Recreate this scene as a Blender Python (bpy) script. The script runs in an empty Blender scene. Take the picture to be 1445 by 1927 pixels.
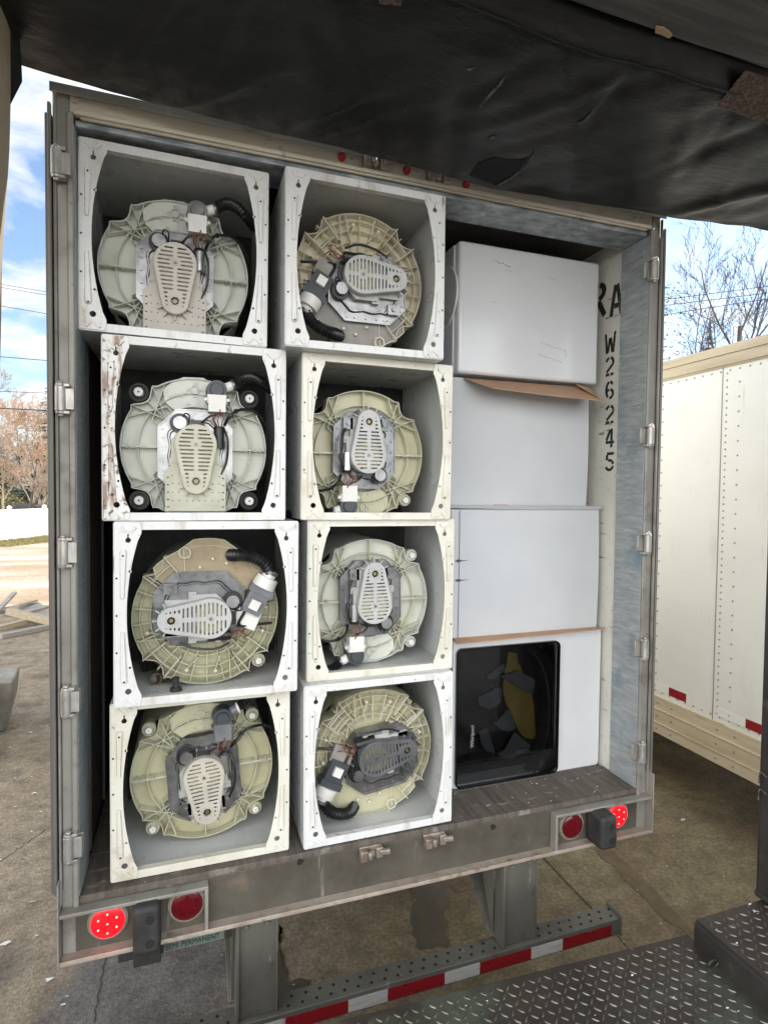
import bpy, bmesh, math, random
from mathutils import Vector, Matrix, noise
R = math.radians
sc = bpy.context.scene
col = sc.collection
random.seed(7)

# ------------------------------------------------------------------ camera
CAM = Vector((-0.7708, -2.3370, 2.7694))
RT = Vector((0.946199, -0.323408, 0.010696)); UP = Vector((0.000870, 0.035599, 0.999366)); FW = Vector((0.323584, 0.945590, -0.033965))
FPX = 1081.1
cd = bpy.data.cameras.new("camera"); cam = bpy.data.objects.new("camera", cd); col.objects.link(cam)
cam.matrix_world = Matrix(((RT.x, UP.x, -FW.x, CAM.x), (RT.y, UP.y, -FW.y, CAM.y), (RT.z, UP.z, -FW.z, CAM.z), (0, 0, 0, 1)))
cd.sensor_fit = 'HORIZONTAL'; cd.sensor_width = 36; cd.lens = 36 * FPX / 1445
cd.clip_start = 0.05; cd.clip_end = 2000
sc.camera = cam

def at(px, py, axis, val):
    """the point of the plane (axis = val) seen at a photograph pixel"""
    d = FW + RT * ((px - 722.5) / FPX) - UP * ((py - 963.5) / FPX)
    return CAM + d * ((val - CAM[axis]) / d[axis])

# ------------------------------------------------------------------ sky and sun
SUN_AZ, SUN_EL = 78.0, 39.0         # azimuth from +Y towards +X
w = bpy.data.worlds.new("World"); sc.world = w; w.use_nodes = True
nt = w.node_tree; nt.nodes.clear()
def wn(t, **k):
    n = nt.nodes.new(t)
    for a, b in k.items(): setattr(n, a, b)
    return n
L = nt.links.new
out = wn('ShaderNodeOutputWorld'); bg = wn('ShaderNodeBackground'); bg.inputs[1].default_value = 0.13
sky = wn('ShaderNodeTexSky', sky_type='NISHITA', sun_disc=False)
sky.sun_elevation = R(SUN_EL); sky.sun_rotation = R(SUN_AZ); sky.dust_density = 0.5; sky.air_density = 1.0; sky.ozone_density = 1.6
tc = wn('ShaderNodeTexCoord'); sep = wn('ShaderNodeSeparateXYZ'); L(tc.outputs['Generated'], sep.inputs[0])
zz = wn('ShaderNodeMath', operation='MAXIMUM'); L(sep.outputs[2], zz.inputs[0]); zz.inputs[1].default_value = 0.02
za = wn('ShaderNodeMath', operation='ADD'); L(zz.outputs[0], za.inputs[0]); za.inputs[1].default_value = 0.18
dv = wn('ShaderNodeVectorMath', operation='DIVIDE'); L(tc.outputs['Generated'], dv.inputs[0])
cmb = wn('ShaderNodeCombineXYZ')
for i in range(3): L(za.outputs[0], cmb.inputs[i])
L(cmb.outputs[0], dv.inputs[1])
cn = wn('ShaderNodeTexNoise'); L(dv.outputs[0], cn.inputs['Vector']); cn.inputs['Scale'].default_value = 2.6; cn.inputs['Detail'].default_value = 7; cn.inputs['Roughness'].default_value = .58; cn.inputs['Distortion'].default_value = .35
gapd = wn('ShaderNodeVectorMath', operation='DOT_PRODUCT'); L(tc.outputs['Generated'], gapd.inputs[0]); gapd.inputs[1].default_value = (.69, .66, .29)
gapr = wn('ShaderNodeMapRange'); gapr.interpolation_type = 'SMOOTHSTEP'; L(gapd.outputs['Value'], gapr.inputs[0]); gapr.inputs['From Min'].default_value = .955; gapr.inputs['From Max'].default_value = 1.0; gapr.inputs['To Max'].default_value = .19
gaps = wn('ShaderNodeMath', operation='SUBTRACT'); L(cn.outputs['Fac'], gaps.inputs[0]); L(gapr.outputs[0], gaps.inputs[1])
rp = wn('ShaderNodeValToRGB'); L(gaps.outputs[0], rp.inputs[0]); rp.color_ramp.elements[0].position = .40; rp.color_ramp.elements[1].position = .56
rp.color_ramp.elements[0].color = (0, 0, 0, 1); rp.color_ramp.elements[1].color = (1, 1, 1, 1)
cn2 = wn('ShaderNodeTexNoise'); L(dv.outputs[0], cn2.inputs['Vector']); cn2.inputs['Scale'].default_value = 5.5; cn2.inputs['Detail'].default_value = 5
ccol = wn('ShaderNodeMix', data_type='RGBA'); L(cn2.outputs['Fac'], ccol.inputs[0])
ccol.inputs[6].default_value = (3.3, 3.6, 4.1, 1); ccol.inputs[7].default_value = (5.2, 5.2, 5.2, 1)
# unseen brighter cloud bank added to the south-west, to light the trailer rear
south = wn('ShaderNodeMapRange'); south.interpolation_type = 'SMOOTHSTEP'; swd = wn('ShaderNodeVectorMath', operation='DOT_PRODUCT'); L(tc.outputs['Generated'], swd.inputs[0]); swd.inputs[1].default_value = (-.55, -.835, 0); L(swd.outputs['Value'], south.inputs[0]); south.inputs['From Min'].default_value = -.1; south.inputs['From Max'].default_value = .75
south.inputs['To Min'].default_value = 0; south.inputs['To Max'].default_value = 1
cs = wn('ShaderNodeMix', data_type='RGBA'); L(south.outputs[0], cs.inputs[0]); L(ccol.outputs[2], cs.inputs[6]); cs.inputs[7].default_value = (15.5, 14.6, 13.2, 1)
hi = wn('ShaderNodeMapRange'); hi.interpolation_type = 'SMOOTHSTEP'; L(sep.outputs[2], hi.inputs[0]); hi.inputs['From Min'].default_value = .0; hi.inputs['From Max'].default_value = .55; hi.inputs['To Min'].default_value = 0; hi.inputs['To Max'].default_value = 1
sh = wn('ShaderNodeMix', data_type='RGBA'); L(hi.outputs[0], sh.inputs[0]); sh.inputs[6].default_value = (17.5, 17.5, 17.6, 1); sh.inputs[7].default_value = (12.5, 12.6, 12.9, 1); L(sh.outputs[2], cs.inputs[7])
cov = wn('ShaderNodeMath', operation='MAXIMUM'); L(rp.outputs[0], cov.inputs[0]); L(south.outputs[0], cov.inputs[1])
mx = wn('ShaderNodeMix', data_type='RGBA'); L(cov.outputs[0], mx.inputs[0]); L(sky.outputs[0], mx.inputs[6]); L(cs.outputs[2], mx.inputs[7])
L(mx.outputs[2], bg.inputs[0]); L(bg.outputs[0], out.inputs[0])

sl = bpy.data.lights.new("sun", 'SUN'); sl.energy = 3.6; sl.angle = R(0.6); sl.color = (1, .95, .86)
so = bpy.data.objects.new("sun", sl); col.objects.link(so)
sd = Vector((math.sin(R(SUN_AZ)) * math.cos(R(SUN_EL)), math.cos(R(SUN_AZ)) * math.cos(R(SUN_EL)), math.sin(R(SUN_EL))))
so.rotation_euler = sd.to_track_quat('Z', 'Y').to_euler(); so.location = (20, 10, 30)

sc.view_settings.view_transform = 'Standard'; sc.view_settings.look = 'None'; sc.view_settings.gamma = 1
sc.view_settings.exposure = 1.0
sc.render.engine = 'CYCLES'
sc.cycles.max_bounces = 7; sc.cycles.diffuse_bounces = 4; sc.cycles.transparent_max_bounces = 8

# ------------------------------------------------------------------ helpers: objects
def link(name, me, mat, parent=None):
    o = bpy.data.objects.new(name, me); col.objects.link(o)
    if mat is not None and len(me.materials) == 0:
        for m in (mat if isinstance(mat, (list, tuple)) else [mat]): me.materials.append(m)
    if parent is not None: o.parent = parent
    return o
def tag(o, label=None, cat=None, group=None, kind=None):
    if label: o['label'] = label
    if cat: o['category'] = cat
    if group: o['group'] = group
    if kind: o['kind'] = kind
    return o
def thing(name, label, cat, loc=(0, 0, 0), rz=0, group=None):
    o = bpy.data.objects.new(name, None); col.objects.link(o); o.location = loc; o.rotation_euler = (0, 0, rz); o.empty_display_size = .1
    return tag(o, label, cat, group)
def bevel(o, wdt=.004, seg=2, ang=35):
    m = o.modifiers.new("bevel", 'BEVEL'); m.width = wdt; m.segments = seg; m.limit_method = 'ANGLE'; m.angle_limit = R(ang)
    return o

class MB:
    def __init__(s): s.v = []; s.f = []; s.m = []; s.mi = 0
    def add(s, vs, fs):
        b = len(s.v); s.v += [tuple(p) for p in vs]
        for f in fs: s.f.append([b + i for i in f]); s.m.append(s.mi)
        return s
    def box(s, x0, x1, y0, y1, z0, z1):
        return s.add([(x0, y0, z0), (x1, y0, z0), (x1, y1, z0), (x0, y1, z0), (x0, y0, z1), (x1, y0, z1), (x1, y1, z1), (x0, y1, z1)],
                     [(3, 2, 1, 0), (4, 5, 6, 7), (0, 1, 5, 4), (1, 2, 6, 5), (2, 3, 7, 6), (3, 0, 4, 7)])
    def bar(s, p, q, wd, ht, up=(0, 0, 1)):
        p, q = Vector(p), Vector(q); d = (q - p).normalized(); u = Vector(up)
        if abs(d.dot(u)) > .99: u = Vector((0, 1, 0))
        sx = d.cross(u).normalized() * wd / 2; uz = sx.cross(d).normalized() * ht / 2
        c = [(-1, -1), (1, -1), (1, 1), (-1, 1)]
        vs = [p + sx * a + uz * b for a, b in c] + [q + sx * a + uz * b for a, b in c]
        return s.add(vs, [(0, 1, 2, 3)[::-1], (4, 5, 6, 7), (0, 1, 5, 4), (1, 2, 6, 5), (2, 3, 7, 6), (3, 0, 4, 7)][:6])
    def tube(s, pts, r, n=8, cap=True):
        pts = [Vector(p) for p in pts]; k = len(pts)
        rs = r if isinstance(r, (list, tuple)) else [r] * k
        vs = []; prev = None
        for i, p in enumerate(pts):
            t = (pts[min(i + 1, k - 1)] - pts[max(i - 1, 0)])
            t = t.normalized() if t.length > 1e-9 else Vector((0, 0, 1))
            if prev is None: a = t.orthogonal().normalized()
            else:
                a = prev - t * prev.dot(t); a = a.normalized() if a.length > 1e-6 else t.orthogonal().normalized()
            prev = a; b = t.cross(a)
            for j in range(n):
                th = 2 * math.pi * j / n; vs.append(p + (a * math.cos(th) + b * math.sin(th)) * rs[i])
        fs = []
        for i in range(k - 1):
            for j in range(n): fs.append((i * n + j, i * n + (j + 1) % n, (i + 1) * n + (j + 1) % n, (i + 1) * n + j))
        if cap: fs.append(tuple(range(n))[::-1]); fs.append(tuple((k - 1) * n + j for j in range(n)))
        return s.add(vs, fs)
    def cyl(s, p, q, r, r2=None, n=20): return s.tube([p, q], [r, r if r2 is None else r2], n)
    def prism(s, poly, fn, d0, d1):
        n = len(poly); vs = [fn(u, v, d0) for u, v in poly] + [fn(u, v, d1) for u, v in poly]
        fs = [tuple(range(n)), tuple(range(2 * n - 1, n - 1, -1))] + [(i, i + n, (i + 1) % n + n, (i + 1) % n) for i in range(n)]
        return s.add(vs, fs)
    def rib(s, pts, y0, y1, t, closed=False):
        """a thin wall following a 2D polyline in the XZ plane, from depth y0 (front) to y1"""
        k = len(pts); offs = []
        for i in range(k):
            if closed: a, b = pts[i - 1], pts[(i + 1) % k]
            else: a, b = pts[max(i - 1, 0)], pts[min(i + 1, k - 1)]
            dx, dz = b[0] - a[0], b[1] - a[1]; l = math.hypot(dx, dz) or 1
            offs.append((-dz / l * t / 2, dx / l * t / 2))
        vs = []
        for (x, z), (ox, oz) in zip(pts, offs):
            vs += [(x + ox, y0, z + oz), (x - ox, y0, z - oz), (x - ox, y1, z - oz), (x + ox, y1, z + oz)]
        fs = []
        for i in range(k if closed else k - 1):
            a, b = i * 4, ((i + 1) % k) * 4
            for q in range(4): fs.append((a + q, a + (q + 1) % 4, b + (q + 1) % 4, b + q))
        if not closed: fs += [(3, 2, 1, 0), (k * 4 - 4, k * 4 - 3, k * 4 - 2, k * 4 - 1)]
        return s.add(vs, fs)
    def grid(s, nu, nv, fn):
        vs = [fn(i / nu, j / nv) for j in range(nv + 1) for i in range(nu + 1)]
        fs = [(j * (nu + 1) + i, j * (nu + 1) + i + 1, (j + 1) * (nu + 1) + i + 1, (j + 1) * (nu + 1) + i) for j in range(nv) for i in range(nu)]
        return s.add(vs, fs)
    def mesh(s, me, M=None):
        b = len(s.v)
        for v in me.vertices: s.v.append(tuple(M @ v.co if M else v.co))
        for p in me.polygons: s.f.append([b + i for i in p.vertices]); s.m.append(s.mi)
        return s
    def data(s, name, ang=38, recalc=True):
        me = bpy.data.meshes.new(name); me.from_pydata(s.v, [], s.f); me.update()
        me.polygons.foreach_set('material_index', s.m)
        bm = bmesh.new(); bm.from_mesh(me)
        if recalc: bmesh.ops.recalc_face_normals(bm, faces=bm.faces)
        for f in bm.faces: f.smooth = True
        for e in bm.edges:
            if len(e.link_faces) != 2 or e.calc_face_angle(0) > R(ang): e.smooth = False
        bm.to_mesh(me); bm.free(); return me
    def build(s, name, mat, parent=None, ang=38, recalc=True):
        me = s.data(name, ang, recalc); o = link(name, me, None, parent)
        for m in (mat if isinstance(mat, (list, tuple)) else [mat]): me.materials.append(m)
        return o

def plate_mesh(loops, thick, bev=0.0, res=2):
    """a flat plate with holes: first loop is the outline (XZ plane), extruded about y=0"""
    cu = bpy.data.curves.new("c", 'CURVE'); cu.dimensions = '2D'; cu.fill_mode = 'BOTH'
    cu.extrude = max(thick / 2 - bev, .0001); cu.bevel_depth = bev; cu.bevel_resolution = 1
    for lp in loops:
        sp = cu.splines.new('POLY'); sp.points.add(len(lp) - 1); sp.use_cyclic_u = True
        for p, (x, z) in zip(sp.points, lp): p.co = (x, z, 0, 1)
    o = bpy.data.objects.new("c", cu); col.objects.link(o)
    dg = bpy.context.evaluated_depsgraph_get(); me = bpy.data.meshes.new_from_object(o.evaluated_get(dg))
    bpy.data.objects.remove(o); bpy.data.curves.remove(cu)
    me.transform(Matrix.Rotation(R(90), 4, 'X'))
    return me
def text_mesh(txt, size, ext=.0008):
    cu = bpy.data.curves.new("t", 'FONT'); cu.body = txt; cu.size = size; cu.extrude = ext; cu.align_x = 'CENTER'; cu.align_y = 'CENTER'
    o = bpy.data.objects.new("t", cu); col.objects.link(o)
    dg = bpy.context.evaluated_depsgraph_get(); me = bpy.data.meshes.new_from_object(o.evaluated_get(dg))
    bpy.data.objects.remove(o); bpy.data.curves.remove(cu); return me
def circ(cx, cz, r, n=20, a0=0): return [(cx + r * math.cos(a0 + 2 * math.pi * i / n), cz + r * math.sin(a0 + 2 * math.pi * i / n)) for i in range(n)]
def rrect(x0, x1, z0, z1, r, n=5):
    pts = []
    for cx, cz, a in ((x1 - r, z1 - r, 0), (x0 + r, z1 - r, 90), (x0 + r, z0 + r, 180), (x1 - r, z0 + r, 270)):
        for i in range(n + 1): t = R(a + 90 * i / n); pts.append((cx + r * math.cos(t), cz + r * math.sin(t)))
    return pts
def spline(pts, n=8):
    P = [Vector(p) for p in pts]; P = [P[0] * 2 - P[1]] + P + [P[-1] * 2 - P[-2]]; o = []
    for i in range(1, len(P) - 2):
        for k in range(n):
            t = k / n; a, b, c, d = P[i - 1], P[i], P[i + 1], P[i + 2]
            o.append(.5 * ((2 * b) + (c - a) * t + (2 * a - 5 * b + 4 * c - d) * t * t + (3 * b - a - 3 * c + d) * t ** 3))
    o.append(P[-2]); return o
def arc(r, a0, a1, n, cx=0, cz=0): return [(cx + r * math.cos(R(a0 + (a1 - a0) * i / n)), cz + r * math.sin(R(a0 + (a1 - a0) * i / n))) for i in range(n + 1)]

# ------------------------------------------------------------------ helpers: materials
def mat(name, base, rough=.5, metal=0.0, var=None, spots=(), bump=None, sss=0, spec=.5, coat=0, rvar=.12, world=False):
    """var = (colour, scale, lo, hi[, stretch]); spots = [(colour, scale, lo, hi, strength, stretch)]; bump = (scale, strength[, stretch])"""
    m = bpy.data.materials.new(name); m.use_nodes = True; t = m.node_tree; N = t.nodes; K = t.links.new
    p = N['Principled BSDF']; p.inputs['Roughness'].default_value = rough; p.inputs['Metallic'].default_value = metal
    p.inputs['Specular IOR Level'].default_value = spec
    if coat: p.inputs['Coat Weight'].default_value = coat; p.inputs['Coat Roughness'].default_value = .12
    if sss: p.inputs['Subsurface Weight'].default_value = sss; p.inputs['Subsurface Radius'].default_value = (.05, .046, .034); p.inputs['Subsurface Scale'].default_value = 1
    c = N.new('ShaderNodeTexCoord'); oi = N.new('ShaderNodeObjectInfo')
    sc1 = N.new('ShaderNodeVectorMath'); sc1.operation = 'SCALE'; sc1.inputs[0].default_value = (13, 7, 11); K(oi.outputs['Random'], sc1.inputs['Scale'])
    ad = N.new('ShaderNodeVectorMath'); ad.operation = 'ADD'; K(c.outputs['Object'], ad.inputs[0])
    if not world: K(sc1.outputs[0], ad.inputs[1])
    def nz(scale, stretch=None, detail=6, rgh=.6):
        n = N.new('ShaderNodeTexNoise'); n.inputs['Scale'].default_value = scale; n.inputs['Detail'].default_value = detail; n.inputs['Roughness'].default_value = rgh
        if stretch:
            mp = N.new('ShaderNodeMapping'); mp.inputs['Scale'].default_value = stretch; K(ad.outputs[0], mp.inputs[0]); K(mp.outputs[0], n.inputs['Vector'])
        else: K(ad.outputs[0], n.inputs['Vector'])
        return n
    def ramp(src, lo, hi):
        r = N.new('ShaderNodeMapRange'); r.inputs['From Min'].default_value = lo; r.inputs['From Max'].default_value = hi; K(src, r.inputs[0]); return r.outputs[0]
    cur = None
    def mix(fac, newc):
        nonlocal cur
        x = N.new('ShaderNodeMix'); x.data_type = 'RGBA'; K(fac, x.inputs[0])
        if cur is None: x.inputs[6].default_value = (*base, 1)
        else: K(cur, x.inputs[6])
        x.inputs[7].default_value = (*newc, 1); cur = x.outputs[2]
    if var:
        n = nz(var[1], var[4] if len(var) > 4 else None); mix(ramp(n.outputs['Fac'], var[2], var[3]), var[0])
    for s in spots:
        n = nz(s[1], s[5] if len(s) > 5 else None, 5); f = ramp(n.outputs['Fac'], s[2], s[3])
        q = N.new('ShaderNodeMath'); q.operation = 'MULTIPLY'; K(f, q.inputs[0]); q.inputs[1].default_value = s[4]; mix(q.outputs[0], s[0])
    if cur is None: p.inputs['Base Color'].default_value = (*base, 1)
    else: K(cur, p.inputs['Base Color'])
    if rvar:
        n = nz(9, None, 3); r = N.new('ShaderNodeMapRange'); r.inputs['To Min'].default_value = max(rough - rvar, .03); r.inputs['To Max'].default_value = min(rough + rvar, 1)
        K(n.outputs['Fac'], r.inputs[0]); K(r.outputs[0], p.inputs['Roughness'])
    if bump:
        n = nz(bump[0], bump[2] if len(bump) > 2 else None, 6); b = N.new('ShaderNodeBump'); b.inputs['Strength'].default_value = bump[1]; b.inputs['Distance'].default_value = .02
        K(n.outputs['Fac'], b.inputs['Height']); K(b.outputs[0], p.inputs['Normal'])
    return m
def lens_mat():
    m = emis('lit_red_lens', (1, .006, .010), 1.4); t = m.node_tree; p = t.nodes['Principled BSDF']
    c = t.nodes.new('ShaderNodeTexCoord'); v = t.nodes.new('ShaderNodeTexVoronoi'); v.inputs['Scale'].default_value = 120; t.links.new(c.outputs['Object'], v.inputs['Vector'])
    r = t.nodes.new('ShaderNodeMapRange'); r.inputs['From Max'].default_value = .7; r.inputs['To Min'].default_value = 1.9; r.inputs['To Max'].default_value = .55; t.links.new(v.outputs['Distance'], r.inputs[0]); t.links.new(r.outputs[0], p.inputs['Emission Strength']); return m
def emis(name, c, s):
    m = mat(name, c, .25, rvar=0); p = m.node_tree.nodes['Principled BSDF']; p.inputs['Emission Color'].default_value = (*c, 1); p.inputs['Emission Strength'].default_value = s; return m

M = {}
DIRT = ((.16, .12, .08), 3.2, .56, .78, .55)
M['enamel'] = mat('white_enamel', (.69, .695, .68), .28, var=((.66, .655, .62), 4, .45, .75), spots=[((.20, .17, .13), 48, .685, .73, .75), ((.36, .28, .18), 6, .55, .74, .6, (1.8, 1, .45)), ((.22, .11, .05), 16, .66, .72, .7, (1, 1, .4)), ((.05, .045, .04), 130, .69, .73, .8)], bump=(25, .03))
M['enamel_in'] = mat('white_enamel_inside', (.60, .61, .60), .3, var=((.48, .49, .46), 2.2, .4, .75), spots=[((.2, .18, .14), 60, .69, .74, .6)], bump=(3, .05))  # toned darker than the outer enamel to deepen the shade inside
M['enamel_worn'] = mat('yellowed_enamel', (.72, .705, .62), .34, var=((.58, .55, .44), 3.0, .45, .75), spots=[((.17, .14, .11), 52, .665, .71, .8), ((.30, .22, .13), 9, .6, .8, .6)], bump=(25, .04))
M['enamel_rust'] = mat('rusted_enamel', (.74, .74, .71), .36, var=((.64, .62, .56), 5, .45, .75), spots=[((.24, .11, .045), 10, .50, .60, .85, (2.5, 1, .5)), ((.10, .05, .022), 40, .55, .62, .9), ((.38, .2, .09), 5, .55, .8, .6)], bump=(30, .06))
M['appliance'] = mat('appliance_white', (.66, .67, .68), .22, var=((.60, .61, .62), 1.6, .4, .7), spots=[((.35, .33, .3), 60, .7, .75, .5, (.4, 1, 2.2))], coat=.4, bump=(2, .02))
M['dark_hole'] = mat('dark_hole', (.012, .012, .012), .8, rvar=0)
M['tub_green'] = mat('tub_plastic_green', (.64, .65, .575), .34, var=((.55, .56, .485), 6, .4, .75), spots=[((.34, .31, .2), 3, .58, .8, .45), ((.15, .14, .1), 70, .68, .73, .5)], sss=.55, bump=(40, .03))
M['tub_yellow'] = mat('tub_plastic_yellow', (.76, .72, .54), .36, var=((.69, .64, .45), 5, .4, .75), spots=[((.38, .22, .12), 3.4, .57, .75, .5), ((.15, .13, .1), 70, .68, .73, .5)], sss=.55, bump=(40, .03))
M['tub_brown'] = mat('tub_plastic_brownish', (.50, .475, .335), .38, var=((.42, .385, .25), 5, .4, .75), spots=[((.30, .18, .09), 4, .57, .75, .5)], sss=.55, bump=(40, .03))
M['tub_olive'] = mat('tub_plastic_olive', (.52, .505, .345), .34, var=((.44, .42, .27), 5, .4, .75), spots=[((.3, .25, .14), 3.4, .57, .78, .4), ((.15, .13, .1), 70, .68, .73, .5)], sss=.55, bump=(40, .03))
M['tub_peach'] = mat('tub_plastic_peach', (.76, .675, .50), .36, var=((.72, .68, .49), 4, .4, .7), sss=.55)
M['rib_olive'] = mat('pale_olive_rib_plastic', (.63, .62, .44), .35, sss=.55)
M['stain'] = mat('stained_sump_plastic', (.38, .31, .19), .5, var=((.26, .20, .12), 8, .4, .7), spots=[((.08, .055, .04), 9, .62, .74, .7)], bump=(20, .04))
M['sump_grey'] = mat('grey_sump_plastic', (.30, .28, .25), .5, var=((.2, .19, .17), 10, .4, .7), bump=(30, .06))
M['rib'] = mat('pale_rib_plastic', (.60, .615, .51), .35, sss=.55, var=((.6, .62, .46), 8, .4, .7))
M['galv'] = mat('galvanised_plate', (.34, .34, .335), .34, .92, var=((.20, .20, .20), 14, .4, .66), spots=[((.2, .2, .2), 50, .62, .7, .5)], bump=(14, .08))
M['galv_dark'] = mat('dark_galvanised_plate', (.22, .225, .225), .36, .75, var=((.12, .125, .13), 14, .4, .66), bump=(14, .08))
M['cover_tan'] = mat('tan_cover_plastic', (.54, .50, .44), .48, var=((.46, .425, .365), 12, .4, .7), sss=.08)
M['cover_cream'] = mat('cream_cover_plastic', (.56, .55, .43), .42, var=((.47, .46, .35), 10, .4, .7), sss=.15)
M['cover_white'] = mat('white_cover_plastic', (.50, .50, .475), .42, var=((.40, .40, .375), 10, .4, .7), sss=.12)
M['cover_beige'] = mat('beige_cover_plastic', (.52, .49, .41), .45, var=((.42, .39, .32), 10, .4, .7), sss=.1)
M['cover_dark'] = mat('smoky_cover_plastic', (.085, .087, .09), .35, var=((.16, .16, .16), 8, .4, .7))
M['pulley'] = mat('yellow_pulley_plastic', (.66, .62, .38), .5, rvar=0)
M['housing'] = mat('white_housing_plastic', (.40, .40, .385), .45, var=((.44, .44, .41), 10, .4, .7))
M['black'] = mat('black_plastic', (.012, .012, .013), .33, var=((.03, .03, .03), 20, .5, .75), spots=[((.1, .09, .08), 40, .68, .74, .4)])
M['rubber'] = mat('black_rubber_and_cabinet_shade', (.02, .02, .02), .65, var=((.05, .046, .042), 12, .45, .75), spots=[((.14, .12, .1), 5, .55, .8, .45)], bump=(30, .15))
M['silver'] = mat('silver_metal', (.66, .66, .66), .25, 1, var=((.5, .5, .5), 20, .4, .7))
M['white_pl'] = mat('white_pump_plastic', (.76, .75, .71), .4, var=((.66, .65, .6), 14, .4, .7))
M['slate'] = mat('slate_blue_plastic', (.05, .056, .065), .45)
M['grey_pl'] = mat('grey_pump_plastic', (.18, .19, .20), .45, var=((.13, .13, .14), 14, .4, .7))
M['copper'] = mat('copper_wire', (.22, .11, .06), .5, .2)
M['red_wire'] = mat('red_wire', (.16, .03, .03), .45)
M['brass'] = mat('brass_nut', (.22, .19, .11), .4, .7)
M['frame'] = mat('trailer_frame_paint', (.31, .30, .265), .5, .25, var=((.22, .205, .18), 4, .4, .7), spots=[((.12, .1, .085), 8, .56, .72, .6), ((.46, .44, .4), 12, .62, .72, .5, (1, 1, .25)), ((.16, .08, .04), 28, .66, .72, .7)], bump=(18, .08))
M['header'] = mat('beige_header_paint', (.60, .555, .455), .5, 0, var=((.46, .42, .335), 3, .4, .7, (.5, 1, 4)), spots=[((.16, .13, .1), 16, .6, .72, .6)], bump=(18, .06))
M['galv_frame'] = mat('spangled_galvanised_steel', (.42, .45, .47), .4, .4, var=((.2, .22, .24), 11, .38, .62, (1, 1.5, 3)), spots=[((.62, .65, .67), 15, .6, .68, .7, (.6, 1, 2.5)), ((.04, .16, .17), 4, .66, .74, .5)], bump=(25, .08))
M['blue_jamb'] = mat('scuffed_blue_jamb', (.25, .275, .285), .5, .15, var=((.36, .372, .365), 9, .35, .65, (1, 1, 6)), spots=[((.10, .20, .25), 4, .52, .68, .65, (1, 1.5, 1)), ((.16, .19, .20), 16, .54, .66, .45, (1, .5, 6)), ((.46, .48, .47), 11, .58, .68, .6, (1, .7, 5)), ((.12, .11, .1), 30, .64, .7, .6, (1, 1, 4))], bump=(20, .1))
M['sill'] = mat('grimy_steel_sill', (.105, .094, .072), .6, .15, var=((.055, .048, .036), 4, .38, .68), spots=[((.34, .32, .29), 16, .63, .70, .5, (1, 1, .12)), ((.045, .038, .03), 24, .64, .70, .8), ((.27, .19, .14), 6, .62, .76, .5)], bump=(22, .12))
M['sill_lip'] = mat('scraped_lip_steel', (.40, .35, .29), .6, .2, var=((.28, .22, .17), 9, .4, .7), spots=[((.14, .08, .05), 20, .58, .68, .7), ((.5, .36, .3), 5, .55, .7, .6)], bump=(30, .25))
M['liner'] = mat('white_wall_liner', (.68, .67, .59), .4, var=((.58, .57, .5), 4, .4, .7), spots=[((.10, .10, .09), 9, .645, .70, .8, (1, .6, 3.5)), ((.12, .3, .3), 3, .70, .76, .6, (1, .6, 3)), ((.3, .29, .26), 26, .6, .7, .5)], bump=(14, .05))
M['plywood'] = mat('dark_scuffed_lining', (.10, .095, .085), .6, var=((.05, .048, .045), 5, .4, .7), spots=[((.2, .19, .17), 12, .64, .7, .5, (1, .5, 4))], bump=(10, .12))
M['deck'] = mat('worn_deck_boards', (.125, .105, .085), .7, var=((.06, .05, .04), 6, .4, .7, (6, .6, 1)), spots=[((.33, .31, .28), 10, .6, .7, .5, (1, 3, 1)), ((.6, .6, .58), 60, .72, .75, .8)], bump=(20, .2, (6, .6, 1)))
M['stencil'] = mat('black_stencil_paint', (.022, .022, .022), .6, spots=[((.4, .4, .35), 38, .63, .69, .7, (1, 1, 2.5))])
M['door'] = mat('door_edge_grey', (.19, .18, .165), .5, .2, var=((.17, .16, .14), 5, .4, .7, (1, 1, .2)), bump=(14, .06))
M['gasket'] = mat('door_gasket_black', (.02, .02, .021), .6)
M['hinge'] = mat('worn_hinge_steel', (.47, .455, .42), .42, .6, var=((.28, .265, .24), 16, .4, .7, (3, 3, 1)))
M['lens_on'] = lens_mat()
M['led'] = emis('bright_led', (1, .26, .22), 1.7)
M['lens_off'] = mat('red_lens', (.115, .006, .010), .18, var=((.075, .005, .007), 30, .4, .7), coat=.5)
M['marker'] = mat('red_marker_lens', (.42, .02, .03), .2, coat=.5)
M['grommet'] = mat('lamp_grommet', (.20, .18, .15), .6, var=((.3, .26, .21), 9, .4, .7))
M['guard'] = mat('guard_steel', (.15, .145, .120), .55, .1, var=((.10, .096, .078), 4, .4, .7, (1, 1, .4)), spots=[((.06, .05, .04), 10, .6, .7, .7), ((.42, .42, .4), 18, .64, .7, .4, (1, 1, .2))], bump=(18, .1))
M['tape_red'] = mat('red_reflective_tape', (.30, .012, .018), .3, var=((.22, .01, .015), 40, .4, .7, (1, 1, 6)), spots=[((.1, .07, .05), 12, .62, .72, .5)])
M['tape_white'] = mat('white_reflective_tape', (.56, .56, .53), .35, var=((.42, .41, .37), 9, .4, .7, (1, 1, 9)), spots=[((.15, .12, .09), 14, .62, .72, .5)])
M['plate_green'] = mat('pale_green_plate', (.14, .165, .145), .45, spots=[((.12, .11, .09), 12, .56, .7, .6)])
M['plate_text'] = mat('dark_green_lettering', (.012, .045, .03), .5, rvar=0)
M['carton'] = mat('white_carton_board', (.53, .545, .555), .62, var=((.47, .485, .495), 1.7, .4, .7), spots=[((.4, .41, .44), 30, .66, .72, .35, (1, 1, .5)), ((.07, .07, .09), 6, .735, .75, .7, (.5, 1, 4))], bump=(9, .04))
M['kraft'] = mat('brown_kraft_board', (.44, .27, .17), .7, var=((.37, .22, .13), 6, .4, .7), bump=(60, .08, (1, 8, 1)))
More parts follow.
